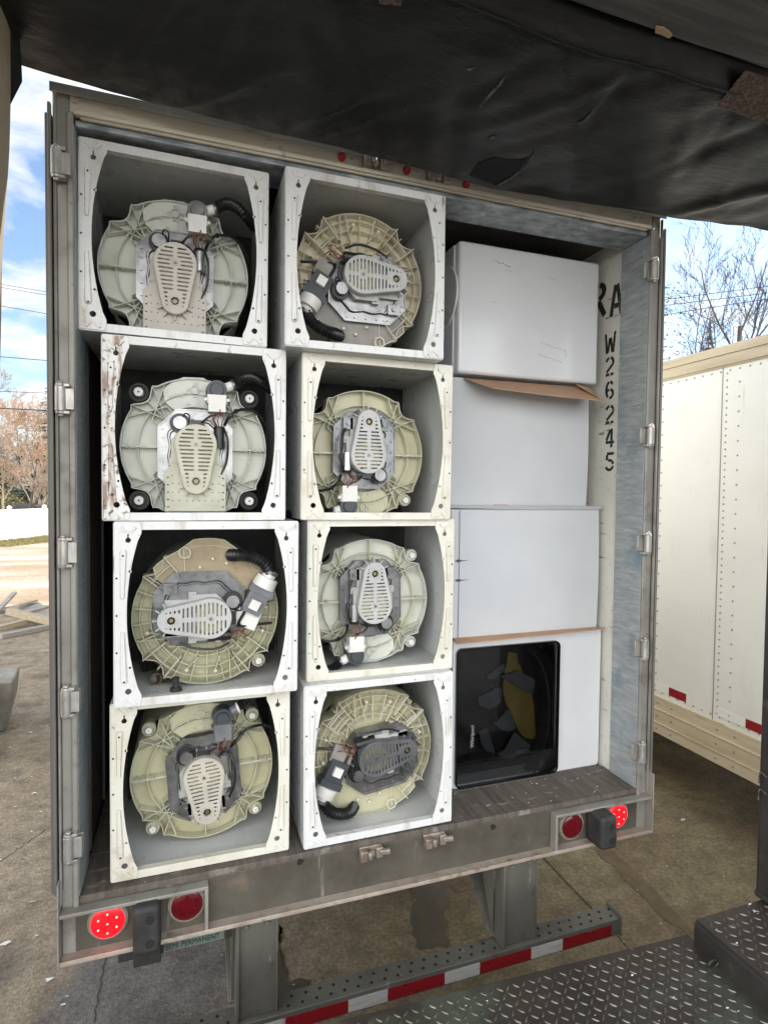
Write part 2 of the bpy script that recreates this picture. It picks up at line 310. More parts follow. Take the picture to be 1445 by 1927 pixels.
M['glass_black'] = mat('black_glass_panel', (.004, .004, .005), .10, rvar=.03, spec=.35)
M['yellow_cloth'] = mat('yellow_plastic_sack', (.30, .21, .035), .6, var=((.2, .14, .025), 6, .4, .7), bump=(12, .3))
M['grey_sheet'] = mat('grey_foam_sheet', (.10, .105, .11), .6, var=((.07, .075, .08), 8, .4, .7))
M['cream'] = mat('cream_trailer_paint', (.84, .83, .765), .38, var=((.77, .76, .69), 1.3, .4, .75), spots=[((.5, .48, .40), 3, .60, .78, .45, (1, 1, .25)), ((.3, .27, .22), 45, .70, .74, .5), ((.45, .42, .34), 14, .64, .74, .4, (1, 2, .15))], bump=(1.6, .12))
M['cream_rail'] = mat('cream_rail_paint', (.58, .49, .34), .45, var=((.46, .37, .24), 3, .4, .7, (1, .4, 5)), spots=[((.24, .19, .12), 10, .6, .72, .5, (1, .3, 4))], bump=(8, .08))
M['rivet'] = mat('dull_rivet', (.33, .32, .27), .5, .3)
M['vinyl'] = mat('black_vinyl', (.0045, .005, .0054), .40, spec=.4, var=((.010, .0107, .0112), 5, .4, .7, (.4, 1, 1)), spots=[((.04, .04, .04), 6, .64, .78, .3, (3, 1, 1)), ((.09, .087, .08), 40, .66, .72, .4, (.4, 3, 3))], bump=(5, .4, (.7, 2, 2)), rvar=.14)
M['vinyl_dust'] = mat('dusty_vinyl_hem', (.036, .035, .034), .5, spec=.45, var=((.075, .07, .062), 7, .42, .7), spots=[((.20, .15, .10), 9, .60, .70, .6, (1, 1, .5)), ((.015, .015, .015), 22, .62, .70, .8)], bump=(9, .35, (1.6, 1, 1)))
def pad_mat():
    m = M['vinyl'].copy(); m.name = 'black_pad_vinyl'; t = m.node_tree; N = t.nodes; K = t.links.new; p = N['Principled BSDF']; src = p.inputs['Base Color'].links[0].from_socket
    c = N.new('ShaderNodeTexCoord'); sp = N.new('ShaderNodeSeparateXYZ'); K(c.outputs['Object'], sp.inputs[0])
    n = N.new('ShaderNodeTexNoise'); n.inputs['Scale'].default_value = 5; n.inputs['Detail'].default_value = 8; n.inputs['Roughness'].default_value = .7; K(c.outputs['Object'], n.inputs[0])
    a = N.new('ShaderNodeMath'); a.operation = 'MULTIPLY_ADD'; K(n.outputs['Fac'], a.inputs[0]); a.inputs[1].default_value = .42; K(sp.outputs[1], a.inputs[2])       # road dirt along the hem (y near 0)
    r = N.new('ShaderNodeMapRange'); r.inputs['From Min'].default_value = -.08; r.inputs['From Max'].default_value = .10; K(a.outputs[0], r.inputs[0])
    rx = N.new('ShaderNodeMapRange'); rx.inputs['From Min'].default_value = .45; rx.inputs['From Max'].default_value = -.4; K(sp.outputs[0], rx.inputs[0])
    q = N.new('ShaderNodeMath'); q.operation = 'MULTIPLY'; K(r.outputs[0], q.inputs[0]); K(rx.outputs[0], q.inputs[1])
    n2 = N.new('ShaderNodeTexNoise'); n2.inputs['Scale'].default_value = 16; n2.inputs['Detail'].default_value = 8; K(c.outputs['Object'], n2.inputs[0])
    cr = N.new('ShaderNodeValToRGB'); K(n2.outputs['Fac'], cr.inputs[0]); e = cr.color_ramp.elements; e[0].position = .35; e[1].position = .68; e[0].color = (.018, .017, .016, 1); e[1].color = (.085, .072, .055, 1); x0 = e.new(.5); x0.color = (.045, .043, .040, 1)
    x = N.new('ShaderNodeMix'); x.data_type = 'RGBA'; K(q.outputs[0], x.inputs[0]); K(src, x.inputs[6]); K(cr.outputs[0], x.inputs[7]); K(x.outputs[2], p.inputs['Base Color']); return m
M['vinyl_pad'] = pad_mat()
M['mesh_patch'] = mat('brown_woven_patch', (.12, .085, .06), .8, var=((.05, .035, .025), 90, .45, .55), bump=(120, .5))
M['beam'] = mat('weathered_black_timber', (.05, .05, .05), .7, var=((.11, .105, .10), 7, .45, .7, (.3, 5, 5)), bump=(9, .6, (.25, 6, 6)))
M['tan_pad'] = mat('sun_faded_tan_vinyl', (.36, .30, .215), .6, var=((.27, .22, .15), 4, .4, .7, (1, 1, .4)), spots=[((.14, .11, .08), 10, .6, .72, .5)], bump=(7, .2))
M['tread'] = mat('worn_tread_plate', (.052, .043, .034), .5, .35, var=((.03, .025, .02), 5, .4, .7), spots=[((.10, .125, .09), 2.2, .52, .66, .65), ((.2, .17, .13), 30, .62, .72, .5)], bump=(50, .12))
M['tread_lug'] = mat('polished_tread_lugs', (.17, .152, .125), .38, .7, var=((.09, .08, .065), 9, .4, .7), spots=[((.16, .2, .15), 2.2, .52, .66, .5)])
M['steel_dark'] = mat('dark_dock_steel', (.035, .034, .032), .5, .4, var=((.06, .055, .048), 7, .4, .7), spots=[((.16, .11, .07), 10, .62, .72, .6)], bump=(20, .1))
M['dock_conc'] = mat('stained_dock_concrete', (.17, .16, .14), .8, var=((.11, .10, .088), 3, .4, .7), bump=(16, .25))
M['block_conc'] = mat('grey_block_concrete', (.30, .29, .255), .85, var=((.19, .18, .155), 4, .4, .7), spots=[((.12, .11, .1), 14, .6, .7, .6)], bump=(20, .3))
M['wood'] = mat('pale_scrap_lumber', (.42, .35, .24), .75, var=((.30, .24, .155), 5, .4, .7, (.5, 6, 6)), bump=(8, .25, (.4, 8, 8)))
M['wood_grey'] = mat('weathered_scrap_lumber', (.33, .315, .28), .8, var=((.22, .2, .17), 5, .4, .7, (.5, 6, 6)), bump=(8, .25, (.4, 8, 8)))
M['fence'] = mat('white_vinyl_fence', (.80, .80, .78), .4, var=((.74, .74, .71), 2, .4, .7))
M['bark'] = mat('grey_bark', (.10, .085, .075), .85, var=((.065, .055, .05), 8, .4, .7), bump=(20, .4))
M['bark_pale'] = mat('pale_tan_bark', (.36, .29, .19), .85, var=((.25, .19, .12), 8, .4, .7))
M['twig_orange'] = mat('orange_brown_twigs', (.40, .26, .165), .8, var=((.33, .24, .17), 2, .4, .7))
M['twig_pink'] = mat('pinkish_brown_twigs', (.36, .28, .22), .8, var=((.29, .235, .18), 2, .4, .7))
M['twig_dark'] = mat('dark_twigs', (.05, .042, .045), .8)
M['needle'] = mat('dark_conifer_needles', (.035, .052, .035), .7, var=((.06, .075, .045), 3, .4, .7))
M['needle_brown'] = mat('brownish_conifer_needles', (.10, .095, .05), .7, var=((.14, .12, .06), 3, .4, .7))
M['hedge'] = mat('olive_shrub_leaves', (.12, .12, .055), .7, var=((.2, .16, .08), 2, .4, .7))
M['house_wall'] = mat('pale_house_siding', (.62, .62, .58), .7, var=((.55, .55, .5), 3, .4, .7, (1, 1, 12)))
M['roof'] = mat('grey_brown_shingles', (.33, .30, .27), .85, var=((.24, .215, .19), 10, .4, .7))
M['window_dark'] = mat('dark_window_glass', (.03, .035, .04), .1)
M['car'] = mat('dark_maroon_car_paint', (.05, .035, .04), .25, .3, coat=.5)
M['wire'] = mat('black_cable', (.02, .02, .022), .6)
M['grass'] = mat('dry_verge_grass', (.20, .18, .07), .9, var=((.3, .25, .12), 6, .4, .7))
M['paper'] = mat('white_litter', (.70, .69, .65), .8)
M['leaf'] = mat('dry_leaf_litter', (.32, .24, .12), .8)

# ------------------------------------------------------------------ ground
def ground_mat():
    m = mat('yard_concrete', (.34, .275, .195), .8, var=((.23, .18, .118), .9, .35, .7), spots=[((.085, .072, .056), 2.4, .52, .68, .6), ((.34, .31, .26), 14, .62, .72, .35), ((.06, .05, .04), 60, .62, .69, .7), ((.44, .41, .35), 85, .66, .71, .6)], bump=(60, .5), world=True)
    t = m.node_tree; N = t.nodes; K = t.links.new; p = N['Principled BSDF']; src = p.inputs['Base Color'].links[0].from_socket
    c = N.new('ShaderNodeTexCoord'); s = N.new('ShaderNodeSeparateXYZ'); K(c.outputs['Object'], s.inputs[0])
    # paler, sand-coloured tone far from the dock
    r = N.new('ShaderNodeMapRange'); r.inputs['From Min'].default_value = 12.6; r.inputs['From Max'].default_value = 14.2; 
    nn = N.new('ShaderNodeTexNoise'); nn.inputs['Scale'].default_value = .35; nn.inputs['Detail'].default_value = 6; mp = N.new('ShaderNodeMapping'); mp.inputs['Scale'].default_value = (.4, 1.6, 1); K(c.outputs['Object'], mp.inputs[0]); K(mp.outputs[0], nn.inputs[0])
    a = N.new('ShaderNodeMath'); a.operation = 'MULTIPLY_ADD'; K(nn.outputs['Fac'], a.inputs[0]); a.inputs[1].default_value = 2.5; K(s.outputs[1], a.inputs[2]); K(a.outputs[0], r.inputs[0])
    cr = N.new('ShaderNodeValToRGB'); K(nn.outputs['Fac'], cr.inputs[0]); cr.color_ramp.elements[0].position = .38; cr.color_ramp.elements[1].position = .62
    cr.color_ramp.elements[0].color = (.34, .235, .15, 1); cr.color_ramp.elements[1].color = (.50, .44, .35, 1)
    x = N.new('ShaderNodeMix'); x.data_type = 'RGBA'; K(r.outputs[0], x.inputs[0]); K(src, x.inputs[6]); K(cr.outputs[0], x.inputs[7])
    # the slab by the dock joint is greyer and damp
    e = N.new('ShaderNodeMath'); e.operation = 'MULTIPLY_ADD'; K(nn.outputs['Fac'], e.inputs[0]); e.inputs[1].default_value = 1.4
    g = N.new('ShaderNodeMath'); g.operation = 'ADD'; K(s.outputs[0], g.inputs[0]); g2 = N.new('ShaderNodeMath'); g2.operation = 'MULTIPLY'; K(s.outputs[1], g2.inputs[0]); g2.inputs[1].default_value = -.55; K(g2.outputs[0], g.inputs[1]); K(g.outputs[0], e.inputs[2])
    r2 = N.new('ShaderNodeMapRange'); r2.inputs['From Min'].default_value = -1.55; r2.inputs['From Max'].default_value = -1.40; K(e.outputs[0], r2.inputs[0])
    r3 = N.new('ShaderNodeMapRange'); r3.inputs['From Min'].default_value = -.55; r3.inputs['From Max'].default_value = -.35; r3.inputs['To Min'].default_value = 1; r3.inputs['To Max'].default_value = 0; K(e.outputs[0], r3.inputs[0])
    mm = N.new('ShaderNodeMath'); mm.operation = 'MULTIPLY'; K(r2.outputs[0], mm.inputs[0]); K(r3.outputs[0], mm.inputs[1]); m2 = N.new('ShaderNodeMath'); m2.operation = 'MULTIPLY'; K(mm.outputs[0], m2.inputs[0]); m2.inputs[1].default_value = .75
    y = N.new('ShaderNodeMix'); y.data_type = 'RGBA'; K(m2.outputs[0], y.inputs[0]); K(x.outputs[2], y.inputs[6]); y.inputs[7].default_value = (.135, .128, .125, 1)
    # mossy, brownish damp slab under and right of the trailer
    r4 = N.new('ShaderNodeMapRange'); r4.inputs['From Min'].default_value = -.6; r4.inputs['From Max'].default_value = .9; K(s.outputs[0], r4.inputs[0])
    r5 = N.new('ShaderNodeMapRange'); r5.inputs['From Min'].default_value = 5; r5.inputs['From Max'].default_value = 9; r5.inputs['To Min'].default_value = 1; r5.inputs['To Max'].default_value = 0; K(s.outputs[1], r5.inputs[0])
    n6 = N.new('ShaderNodeTexNoise'); n6.inputs['Scale'].default_value = 1.1; n6.inputs['Detail'].default_value = 6; K(c.outputs['Object'], n6.inputs[0])
    c6 = N.new('ShaderNodeValToRGB'); K(n6.outputs['Fac'], c6.inputs[0]); c6.color_ramp.elements[0].position = .36; c6.color_ramp.elements[1].position = .64
    c6.color_ramp.elements[0].color = (.180, .118, .060, 1); c6.color_ramp.elements[1].color = (.285, .24, .12, 1)
    m6 = N.new('ShaderNodeMath'); m6.operation = 'MULTIPLY'; K(r4.outputs[0], m6.inputs[0]); K(r5.outputs[0], m6.inputs[1]); m7 = N.new('ShaderNodeMath'); m7.operation = 'MULTIPLY'; K(m6.outputs[0], m7.inputs[0]); m7.inputs[1].default_value = .72
    z6 = N.new('ShaderNodeMix'); z6.data_type = 'RGBA'; K(m7.outputs[0], z6.inputs[0]); K(y.outputs[2], z6.inputs[6]); K(c6.outputs[0], z6.inputs[7])
    last = z6.outputs[2]
    for sc_, lo, hi_, a_, e_ in ((7, .35, .65, .72, 1.22), (38, .36, .64, .70, 1.25), (150, .40, .62, .80, 1.2)):
        n8 = N.new('ShaderNodeTexNoise'); n8.inputs['Scale'].default_value = sc_; n8.inputs['Detail'].default_value = 7; n8.inputs['Roughness'].default_value = .65; K(c.outputs['Object'], n8.inputs[0])
        q8 = N.new('ShaderNodeMapRange'); q8.inputs['From Min'].default_value = lo; q8.inputs['From Max'].default_value = hi_; q8.inputs['To Min'].default_value = a_; q8.inputs['To Max'].default_value = e_; K(n8.outputs['Fac'], q8.inputs[0])
        v8 = N.new('ShaderNodeVectorMath'); v8.operation = 'SCALE'; K(last, v8.inputs[0]); K(q8.outputs[0], v8.inputs['Scale']); last = v8.outputs[0]
    K(last, p.inputs['Base Color'])
    return m
M['ground'] = ground_mat()
def gz(x, y): return 0.0
b = MB(); b.add([(-250, -60, 0), (250, -60, 0), (250, 320, 0), (-250, 320, 0)], [(0, 1, 2, 3)])
tag(b.build('ground', M['ground']), kind='structure')
# slab joints (dark sawn grooves) and damp patches, thin sheets on the ground
M['joint'] = mat('dark_slab_joint', (.06, .052, .042), .9); M['mud'] = mat('brown_mud_film', (.15, .105, .055), .7, var=((.21, .16, .085), 6, .4, .7), bump=(60, .3)); M['wet'] = mat('damp_concrete', (.085, .071, .050), .42, var=((.12, .10, .07), 5, .4, .7), bump=(26, .2))
b = MB()
for p, q, wd in ((at(175, 1927, 2, 0), at(215, 1690, 2, 0), .006), (Vector((1.75, -.6, 0)), Vector((1.95, 9, 0)), .009), (Vector((-9, 9.2, 0)), Vector((-1, 8.4, 0)), .014), (at(0, 1622, 2, 0), at(90, 1560, 2, 0), .006)):
    n = 24; d = (q - p); sx = Vector((-d.y, d.x, 0)).normalized()
    pts = [p + d * (i / n) + sx * random.uniform(-.012, .012) for i in range(n + 1)]
    for i in range(n):
        a_, c_ = pts[i], pts[i + 1]; h_ = sx * wd / 2
        b.add([(v.x, v.y, .004) for v in (a_ - h_, a_ + h_, c_ + h_, c_ - h_)], [(0, 1, 2, 3)])
tag(b.build('slab_joints', M['joint']), kind='structure')
def patch(name, outline, z=.004, m='wet'):
    b = MB(); pts = []
    n = len(outline)
    for i in range(n):
        p, q = Vector(outline[i]), Vector(outline[(i + 1) % n])
        for k in range(7):
            t = k / 7; v = p.lerp(q, t); j = noise.noise(Vector((v.x * 9, v.y * 9, 3))) * .045 + random.uniform(-.008, .008)
            d = (q - p).normalized(); pts.append((v.x - d.y * j, v.y + d.x * j, z))
    b.add(pts, [tuple(range(len(pts)))]); return tag(b.build(name, M[m]), kind='structure')
def gp(*ps): return [tuple(at(a, c, 2, 0)) for a, c in ps]
patch('wet_patch', gp((772, 1740), (775, 1690), (770, 1665), (842, 1660), (850, 1690), (838, 1730), (845, 1778), (790, 1790)))
patch('wet_patch', gp((440, 1960), (515, 1855), (522, 1800), (530, 1740), (540, 1850), (590, 1845), (575, 1890), (520, 1960)))
patch('mud_streak', gp((1120, 1600), (1150, 1595), (1300, 1745), (1300, 1775), (1255, 1735)), m='mud')

# ------------------------------------------------------------------ the trailer that is being loaded
XL, XR, ZS, ZT = -1.212, 1.487, 1.249, 4.175      # outer faces, sill top, header top
JL, JR = -1.152, 1.418                             # inner jambs
YB = 13.2
T = thing('cargo_trailer', 'grey steel cargo trailer with open rear doors, loaded with stacked appliances', 'trailer', (0, 0, 0))
b = MB()
b.box(XL, JL - .012, 0, .11, 1.02, ZT); b.box(JL - .022, JL, -.012, .0, ZS - .03, 4.105)     # post with a raised inner bead
b.box(XL - .004, XL + .006, -.018, 0, 1.24, ZT - .02)
bevel(b.build('corner_post', M['frame'], T), .005)
b = MB(); b.box(JR + .012, XR, 0, .11, 1.02, ZT); b.box(JR, JR + .022, -.012, .0, ZS - .03, 4.105); b.box(XR - .006, XR + .004, -.018, 0, 1.24, ZT - .02)
bevel(b.build('corner_post', M['frame'], T), .005)
b = MB(); b.box(XL + .03, XR - .03, .003, .14, 4.108, ZT - .004); b.box(JL, JR, -.014, .012, 4.098, 4.114); b.box(JL + .02, JR - .02, -.004, .012, 4.09, 4.098)
hd = bevel(b.build('header', M['header'], T), .004)
b = MB(); b.box(XL - .012, XR + .012, -.022, .16, ZT, ZT + .012); b.box(XL - .012, XR + .012, -.026, -.020, ZT - .022, ZT + .012)
bevel(b.build('top_rail', M['frame'], T), .003)
b = MB(); b.box(JL, JR, .016, .20, 4.072, 4.094); b.box(JL, JR, .20, .215, 4.078, 4.15)
bevel(b.build('inner_header', M['galv_frame'], T), .004)
b = MB()                                                    # jamb linings
b.box(JR - .001, JR + .0115, .0005, .195, ZS + .004, 4.07)
b.box(JR - .005, JR - .001, .03, .085, 3.98, 4.07)
bevel(b.build('door_jamb', M['blue_jamb'], T), .002)
b = MB(); b.box(JL - .0115, JL + .001, .0005, .22, ZS + .004, 4.07); bevel(b.build('door_jamb', M['blue_jamb'], T), .002)
# walls, roof and floor of the box
b = MB(); b.box(JL - .045, JL - .012, .22, YB, ZS - .02, 4.15)
for i in range(30): b.box(JL - .012, JL - .002, .30 + i * .42, .33 + i * .42, ZS, 4.12)
b.build('side_wall', M['plywood'], T)
b = MB(); b.box(JR + .018, JR + .05, .195, YB, ZS - .02, 4.15)
wl = b.build('side_wall', M['liner'], T); wl['label'] = 'scuffed white liner panel with stencilled number'
b = MB(); b.box(XL + .01, XR - .01, .16, YB, 4.15, 4.17); b.build('roof', M['plywood'], T)
b = MB(); b.box(JL - .012, JR + .018, YB, YB + .05, ZS, 4.15); b.build('front_wall', M['plywood'], T)
b = MB(); b.box(XL, JL - .046, .12, YB, 1.06, 4.15); b.box(JR + .051, XR, .12, YB, 1.06, 4.15); b.build('outer_skin', M['cream'], T)
b = MB()
for i in range(18): b.box(JL + i * .1428, JL + (i + 1) * .1428 - .0012, .27, YB, ZS - .03, ZS)
b.build('deck', M['deck'], T)
b = MB(); b.box(JL - .012, JR + .018, .0, .27, ZS - .022, ZS - .002); b.box(JL, JR, .0, .018, ZS - .004, ZS + .003); b.box(JL + .3, JR - .02, .262, .275, ZS - .004, ZS + .002)
bevel(b.build('threshold', M['deck'], T), .003)
b = MB(); b.box(XL, XR, .002, .05, 1.024, ZS - .022); b.box(XL, XR, .05, YB, 1.10, ZS - .031)
for i in range(12): b.box(XL + .05, XR - .05, .5 + i, .56 + i, 1.0, 1.10)
sill = bevel(b.build('sill', M['sill'], T), .003)
b = MB(); b.box(XL, XR, -.048, .06, 1.032, 1.045); b.box(XL, XR, -.048, -.043, 1.043, 1.050)
bevel(b.build('sill_lip', M['sill_lip'], T), .003)
# holes and a vertical seam on the sill face
b = MB()
for p, q in ((565, 1622), (928, 1557)):
    c_ = at(p, q, 1, 0); b.prism(circ(c_.x, c_.z, .014, 9), lambda u, v, d: (u + .004 * math.sin(v * 300), d, v), .0005, -.0015)
b.build('bolt_hole', M['dark_hole'], sill)

# light pockets, lamps, rubber bumpers
def pocket(x0, x1, side):
    b = MB(); t = .014; z0, z1 = 1.046, 1.222
    b.box(x0, x1, -.046, .001, z1 - t, z1)                                  # ledge on top
    xin = x1 if side < 0 else x0
    b.box(xin - (t if side < 0 else 0), xin + (0 if side < 0 else t), -.046, .001, z0, z1 - t)
    xo = x0 if side < 0 else x1
    b.box(xo - (.006 if side < 0 else .0), xo + (.0 if side < 0 else .006), -.05, .05, 1.030, 1.34)
    return bevel(b.build('light_pocket', M['frame'], T), .006, 3)
pk = [pocket(XL, -.694, -1), pocket(.905, XR, 1)]
def round_lamp(c, on, parent):
    b = MB(); b.cyl((c.x, .0, c.z), (c.x, -.010, c.z), .074, .070, 32); b.cyl((c.x, -.010, c.z), (c.x, -.014, c.z), .067, .064, 32)
    g = b.build('grommet', M['grommet'], parent)
    b = MB(); n = 30
    for k in range(5):
        pass
    prof = [(.059, -.013), (.058, -.019), (.05, -.023), (.03, -.0255), (.0, -.026)]
    vs = []; fs = []
    for i, (r, y) in enumerate(prof[:-1]):
        for j in range(n): a = 2 * math.pi * j / n; vs.append((c.x + r * math.cos(a), y, c.z + r * math.sin(a)))
    vs.append((c.x, -.026, c.z))
    for i in range(len(prof) - 2):
        for j in range(n): fs.append((i * n + j, i * n + (j + 1) % n, (i + 1) * n + (j + 1) % n, (i + 1) * n + j))
    k0 = (len(prof) - 2) * n
    for j in range(n): fs.append((k0 + j, k0 + (j + 1) % n, len(vs) - 1))
    b.add(vs, fs); o = b.build('tail_lamp', M['lens_on' if on else 'lens_off'], parent); o['label'] = 'glowing red round tail lamp' if on else 'unlit dark red round tail lamp'
    g.parent = o
    b = MB()
    for k in range(7):
        a = R(90 + k * 60); rr = 0 if k == 6 else .036; x, z = c.x + rr * math.cos(a), c.z + rr * math.sin(a)
        rl = .0048 if on else .007; b.cyl((x, -.020, z), (x, -.0268, z), rl, rl * .7, 10)
    b.build('light_emitting_diode', M['led' if on else 'lens_off'], o)
for (px, py), on, par in (((203, 1735), 1, pk[0]), ((352, 1703), 0, pk[0]), ((1076, 1555), 0, pk[1]), ((1161, 1535), 1, pk[1])):
    round_lamp(at(px, py, 1, -.012), on, T)
def bumper(x0, x1, y0, z0):
    b = MB(); b.box(x0, x1, y0, .0, z0, 1.215)
    o = bevel(b.build('rubber_bumper', M['rubber'], T), .02, 4)
    xm = (x0 + x1) / 2
    for z in (1.165, z0 + .045): MB().tube([(xm + .012, y0 - .0015, z), (xm + .012, y0 + .02, z)], [.017, .017], 14).build('bolt_recess', M['dark_hole'], o)
bumper(-.965, -.868, -.085, 1.03); bumper(1.108, 1.205, -.125, 1.05)
b = MB(); b.box(-.965, -.868, -.06, -.02, .975, 1.035); b.box(-1.02, -.86, -.03, .02, .985, 1.02); bevel(b.build('bumper_bracket', M['steel_dark'], T), .003)
# licence plate under the lip
p0, p1 = at(300, 1775, 1, .02), at(412, 1755, 1, .02)
b = MB(); b.box(-.90, -.63, .018, .021, .950, 1.03); lp = b.build('licence_plate', M['plate_green'], T)
tm = text_mesh('SEMI PERMANENT', .032, .0006); xs_ = [v.co.x for v in tm.vertices]; kx = .205 / (max(xs_) - min(xs_))
b = MB(); b.mesh(tm, Matrix.Translation((-.752, .0165, .9675)) @ Matrix.Rotation(R(90), 4, 'X') @ Matrix.Scale(kx, 4, (1, 0, 0))); b.build('plate_lettering', M['plate_text'], lp)
b = MB(); b.box(-.63, -.60, .01, .03, .955, 1.0); b.build('plate_clip', M['steel_dark'], lp)

# header fittings: three marker lamps, lock keepers above and below
for px, py in ((644, 293.5), (766, 319), (878, 345)):
    c_ = at(px, py, 1, -.008); b = MB(); b.cyl((c_.x, .004, c_.z), (c_.x, -.006, c_.z), .0165, .0165, 18); b.cyl((c_.x, -.006, c_.z), (c_.x, -.016, c_.z), .0145, .009, 18)
    b.build('marker_lamp', M['marker'], T)
    b = MB(); c2 = at(px + 18, py + 4, 1, 0); b.cyl((c2.x, .004, c2.z), (c2.x, -.003, c2.z), .0035, .0035, 8); b.build('rivet', M['hinge'], T)
def keeper(c, mtl):
    b = MB(); x, z = c.x, c.z
    b.box(x - .055, x - .022, -.04, .003, z - .022, z + .024); b.box(x + .018, x + .05, -.03, .003, z - .022, z + .024)
    b.box(x - .055, x + .05, -.010, .003, z - .026, z + .028); b.box(x - .024, x - .006, -.052, -.03, z - .010, z + .022); b.bar((x + .03, -.03, z + .008), (x + .075, -.045, z + .012), .02, .022)
    b.cyl((x - .002, -.012, z), (x - .002, -.026, z), .016, .016, 10)
    bevel(b.build('lock_keeper', mtl, T), .006, 2)
M['keeper'] = mat('worn_keeper_steel', (.36, .32, .27), .5, .5, var=((.2, .15, .11), 25, .4, .7), spots=[((.2, .08, .03), 20, .6, .7, .7)], bump=(40, .2))
for px, py in ((700, 1607), (820, 1583)): keeper(at(px, py, 1, -.02), M['keeper'])
for px, py in ((708, 307), (827, 333)): keeper(at(px, py, 1, -.02), M['keeper'])
for px, py in ((141, 186), (1222, 417), (1198, 411)):
    c_ = at(px, py, 1, 0); b = MB(); b.cyl((c_.x, .004, c_.z), (c_.x, -.006, c_.z), .016 if px < 500 else .009, .014 if px < 500 else .008, 18); b.build('rivet', M['header'], T)
# doors folded flat against the sides, five hinges each
def door(sx, x0, z0, z1):
    x1 = x0 + sx * .028; a, c = min(x0, x1), max(x0, x1)
    b = MB(); b.box(a, c, .035, 1.29, z0, z1); o = bevel(b.build('rear_door', M['door'], T), .004)
    b = MB(); g0 = x0 + sx * .004; g1 = x0 + sx * .027
    b.box(min(g0, g1), max(g0, g1), -.004, .034, z0 + .02, z1 - .01); b.box(min(g0, g0 + sx * .012), max(g0, g0 + sx * .012), -.02, .0, z0 + .02, z1 + .02)
    bevel(b.build('door_edge', M['door'], o), .004)
    b = MB(); e = x0 - sx * .012; b.box(min(e, x0), max(e, x0), -.002, .10, z0 + .03, z1 - .16); b.build('gasket', M['gasket'], o)
    return o
dl = door(-1, XL - .005, 1.262, 4.10); dr = door(1, XR + .004, 1.30, 4.09)
def hinge(x, z, sx, d):
    b = MB(); y = -.03; r = .0185; hh = .044
    b.cyl((x, y, z - hh), (x, y, z + hh), r, r, 18)
    for s in (-1, 1): b.cyl((x, y, z + s * hh), (x, y, z + s * (hh + .010)), r * .93, r * .86, 18); b.cyl((x, y, z + s * (hh + .010)), (x, y, z + s * (hh + .018)), r * .55, r * .45, 14)
    b.box(min(x, x - sx * .045), max(x, x - sx * .045), -.012, .002, z - hh * .9, z + hh * .9)
    if sx < 0: b.box(x, x + .044, -.036, -.010, z - hh * .86, z + hh * .86)
    b.bar((x - sx * .03, y + .004, z + hh + .004), (x - sx * .003, y + .004, z + hh + .004), .03, .012)
    b.bar((x - sx * .03, y + .004, z - hh - .004), (x - sx * .003, y + .004, z - hh - .004), .03, .012)
    bevel(b.build('hinge', M['hinge'], d), .002)
for py in (305, 750, 1040, 1322, 1597): c_ = at(106 + (py - 305) * .018, py, 1, -.03); hinge(c_.x, c_.z, -1, dl)
for py in (507, 820, 1023, 1222, 1417): c_ = at(1232 - (py - 507) * .026, py, 1, -.03); hinge(c_.x, c_.z, 1, dr)

# underride guard: two legs with gussets, perforated bar with tape
G = bpy.data.objects.new('underride_guard', None)
gb = MB(); BX0, BX1 = -1.10, 1.345
gb.box(BX0, BX1, -.002, .10, .498, .583); gb.box(BX1 - .004, BX1 + .004, -.008, .106, .49, .60)
guard = bevel(gb.build('underride_guard', M['guard'], T), .006, 3)
b = MB()
i = 0; x = BX0 + .05
while x < BX1 - .03:
    for k, yy in enumerate((.028, .070)):
        xx = x + (.022 if k else 0)
        if not (-.6 < xx < -.40 or .63 < xx < .85): MB().tube([(xx, yy, .582), (xx, yy, .5850)], [.0075, .0068], 8).build('drain_hole', M['dark_hole'], guard)
    x += .062
for x0, x1 in ((-.585, -.415), (.655, .85)):
    b = MB(); b.box(x0, x1, .02, .09, .584, 1.03); b.box(x0, x0 + .014, .004, .02, .584, 1.03); b.box(x1 - .008, x1, .012, .02, .584, 1.03)
    for s in (.25, .75): b.cyl((x0 + (x1 - x0) * s, .022, .975), (x0 + (x1 - x0) * s, .008, .975), .012, .011, 6)
    bevel(b.build('guard_leg', M['guard'], guard), .004)
    b = MB(); b.bar(((x0 + .03), .10, .60), (x0 + .02, .62, 1.02), .11, .014, (0, -.6, .6)); bevel(b.build('guard_brace', M['guard'], guard), .002)
    b = MB(); b.prism([(.02, .62), (.02, 1.0), (.20, 1.0)], lambda u, v, d: (d, u + .07, v), x0 - .012, x0 - .004); b.build('gusset', M['guard'], guard)
xs = [BX0 + .02, -.39, -.112, .069, .347, .528, .808, .989, 1.285]
xs = [-1.06, -.84, -.66, -.385, -.112, .069, .347, .528, .808, .989, 1.285]
for i in range(len(xs) - 1):
    red = (i % 2 == 1) if xs[i] < -1.1 else None
cols = ['tape_red', 'tape_white', 'tape_red', 'tape_white', 'tape_red' , 'tape_white', 'tape_red', 'tape_white', 'tape_red', 'tape_white']
# photograph, left to right: red (540-661), white, red (736-845), white, red (912-1010), white, red (1070-1160)
seq = {-.385: 'tape_red', -.112: 'tape_white', .069: 'tape_red', .347: 'tape_white', .528: 'tape_red', .808: 'tape_white', .989: 'tape_red', -.66: 'tape_white', -.84: 'tape_red', -1.06: 'tape_white'}
for a_, c_ in zip(xs[:-1], xs[1:]):
    k = seq[a_]; b = MB(); b.box(a_, c_, -.0045, -.0025, .506, .562); o = b.build('reflective_tape', M[k], guard); o['label'] = 'red reflective strip' if k == 'tape_red' else 'white reflective strip'

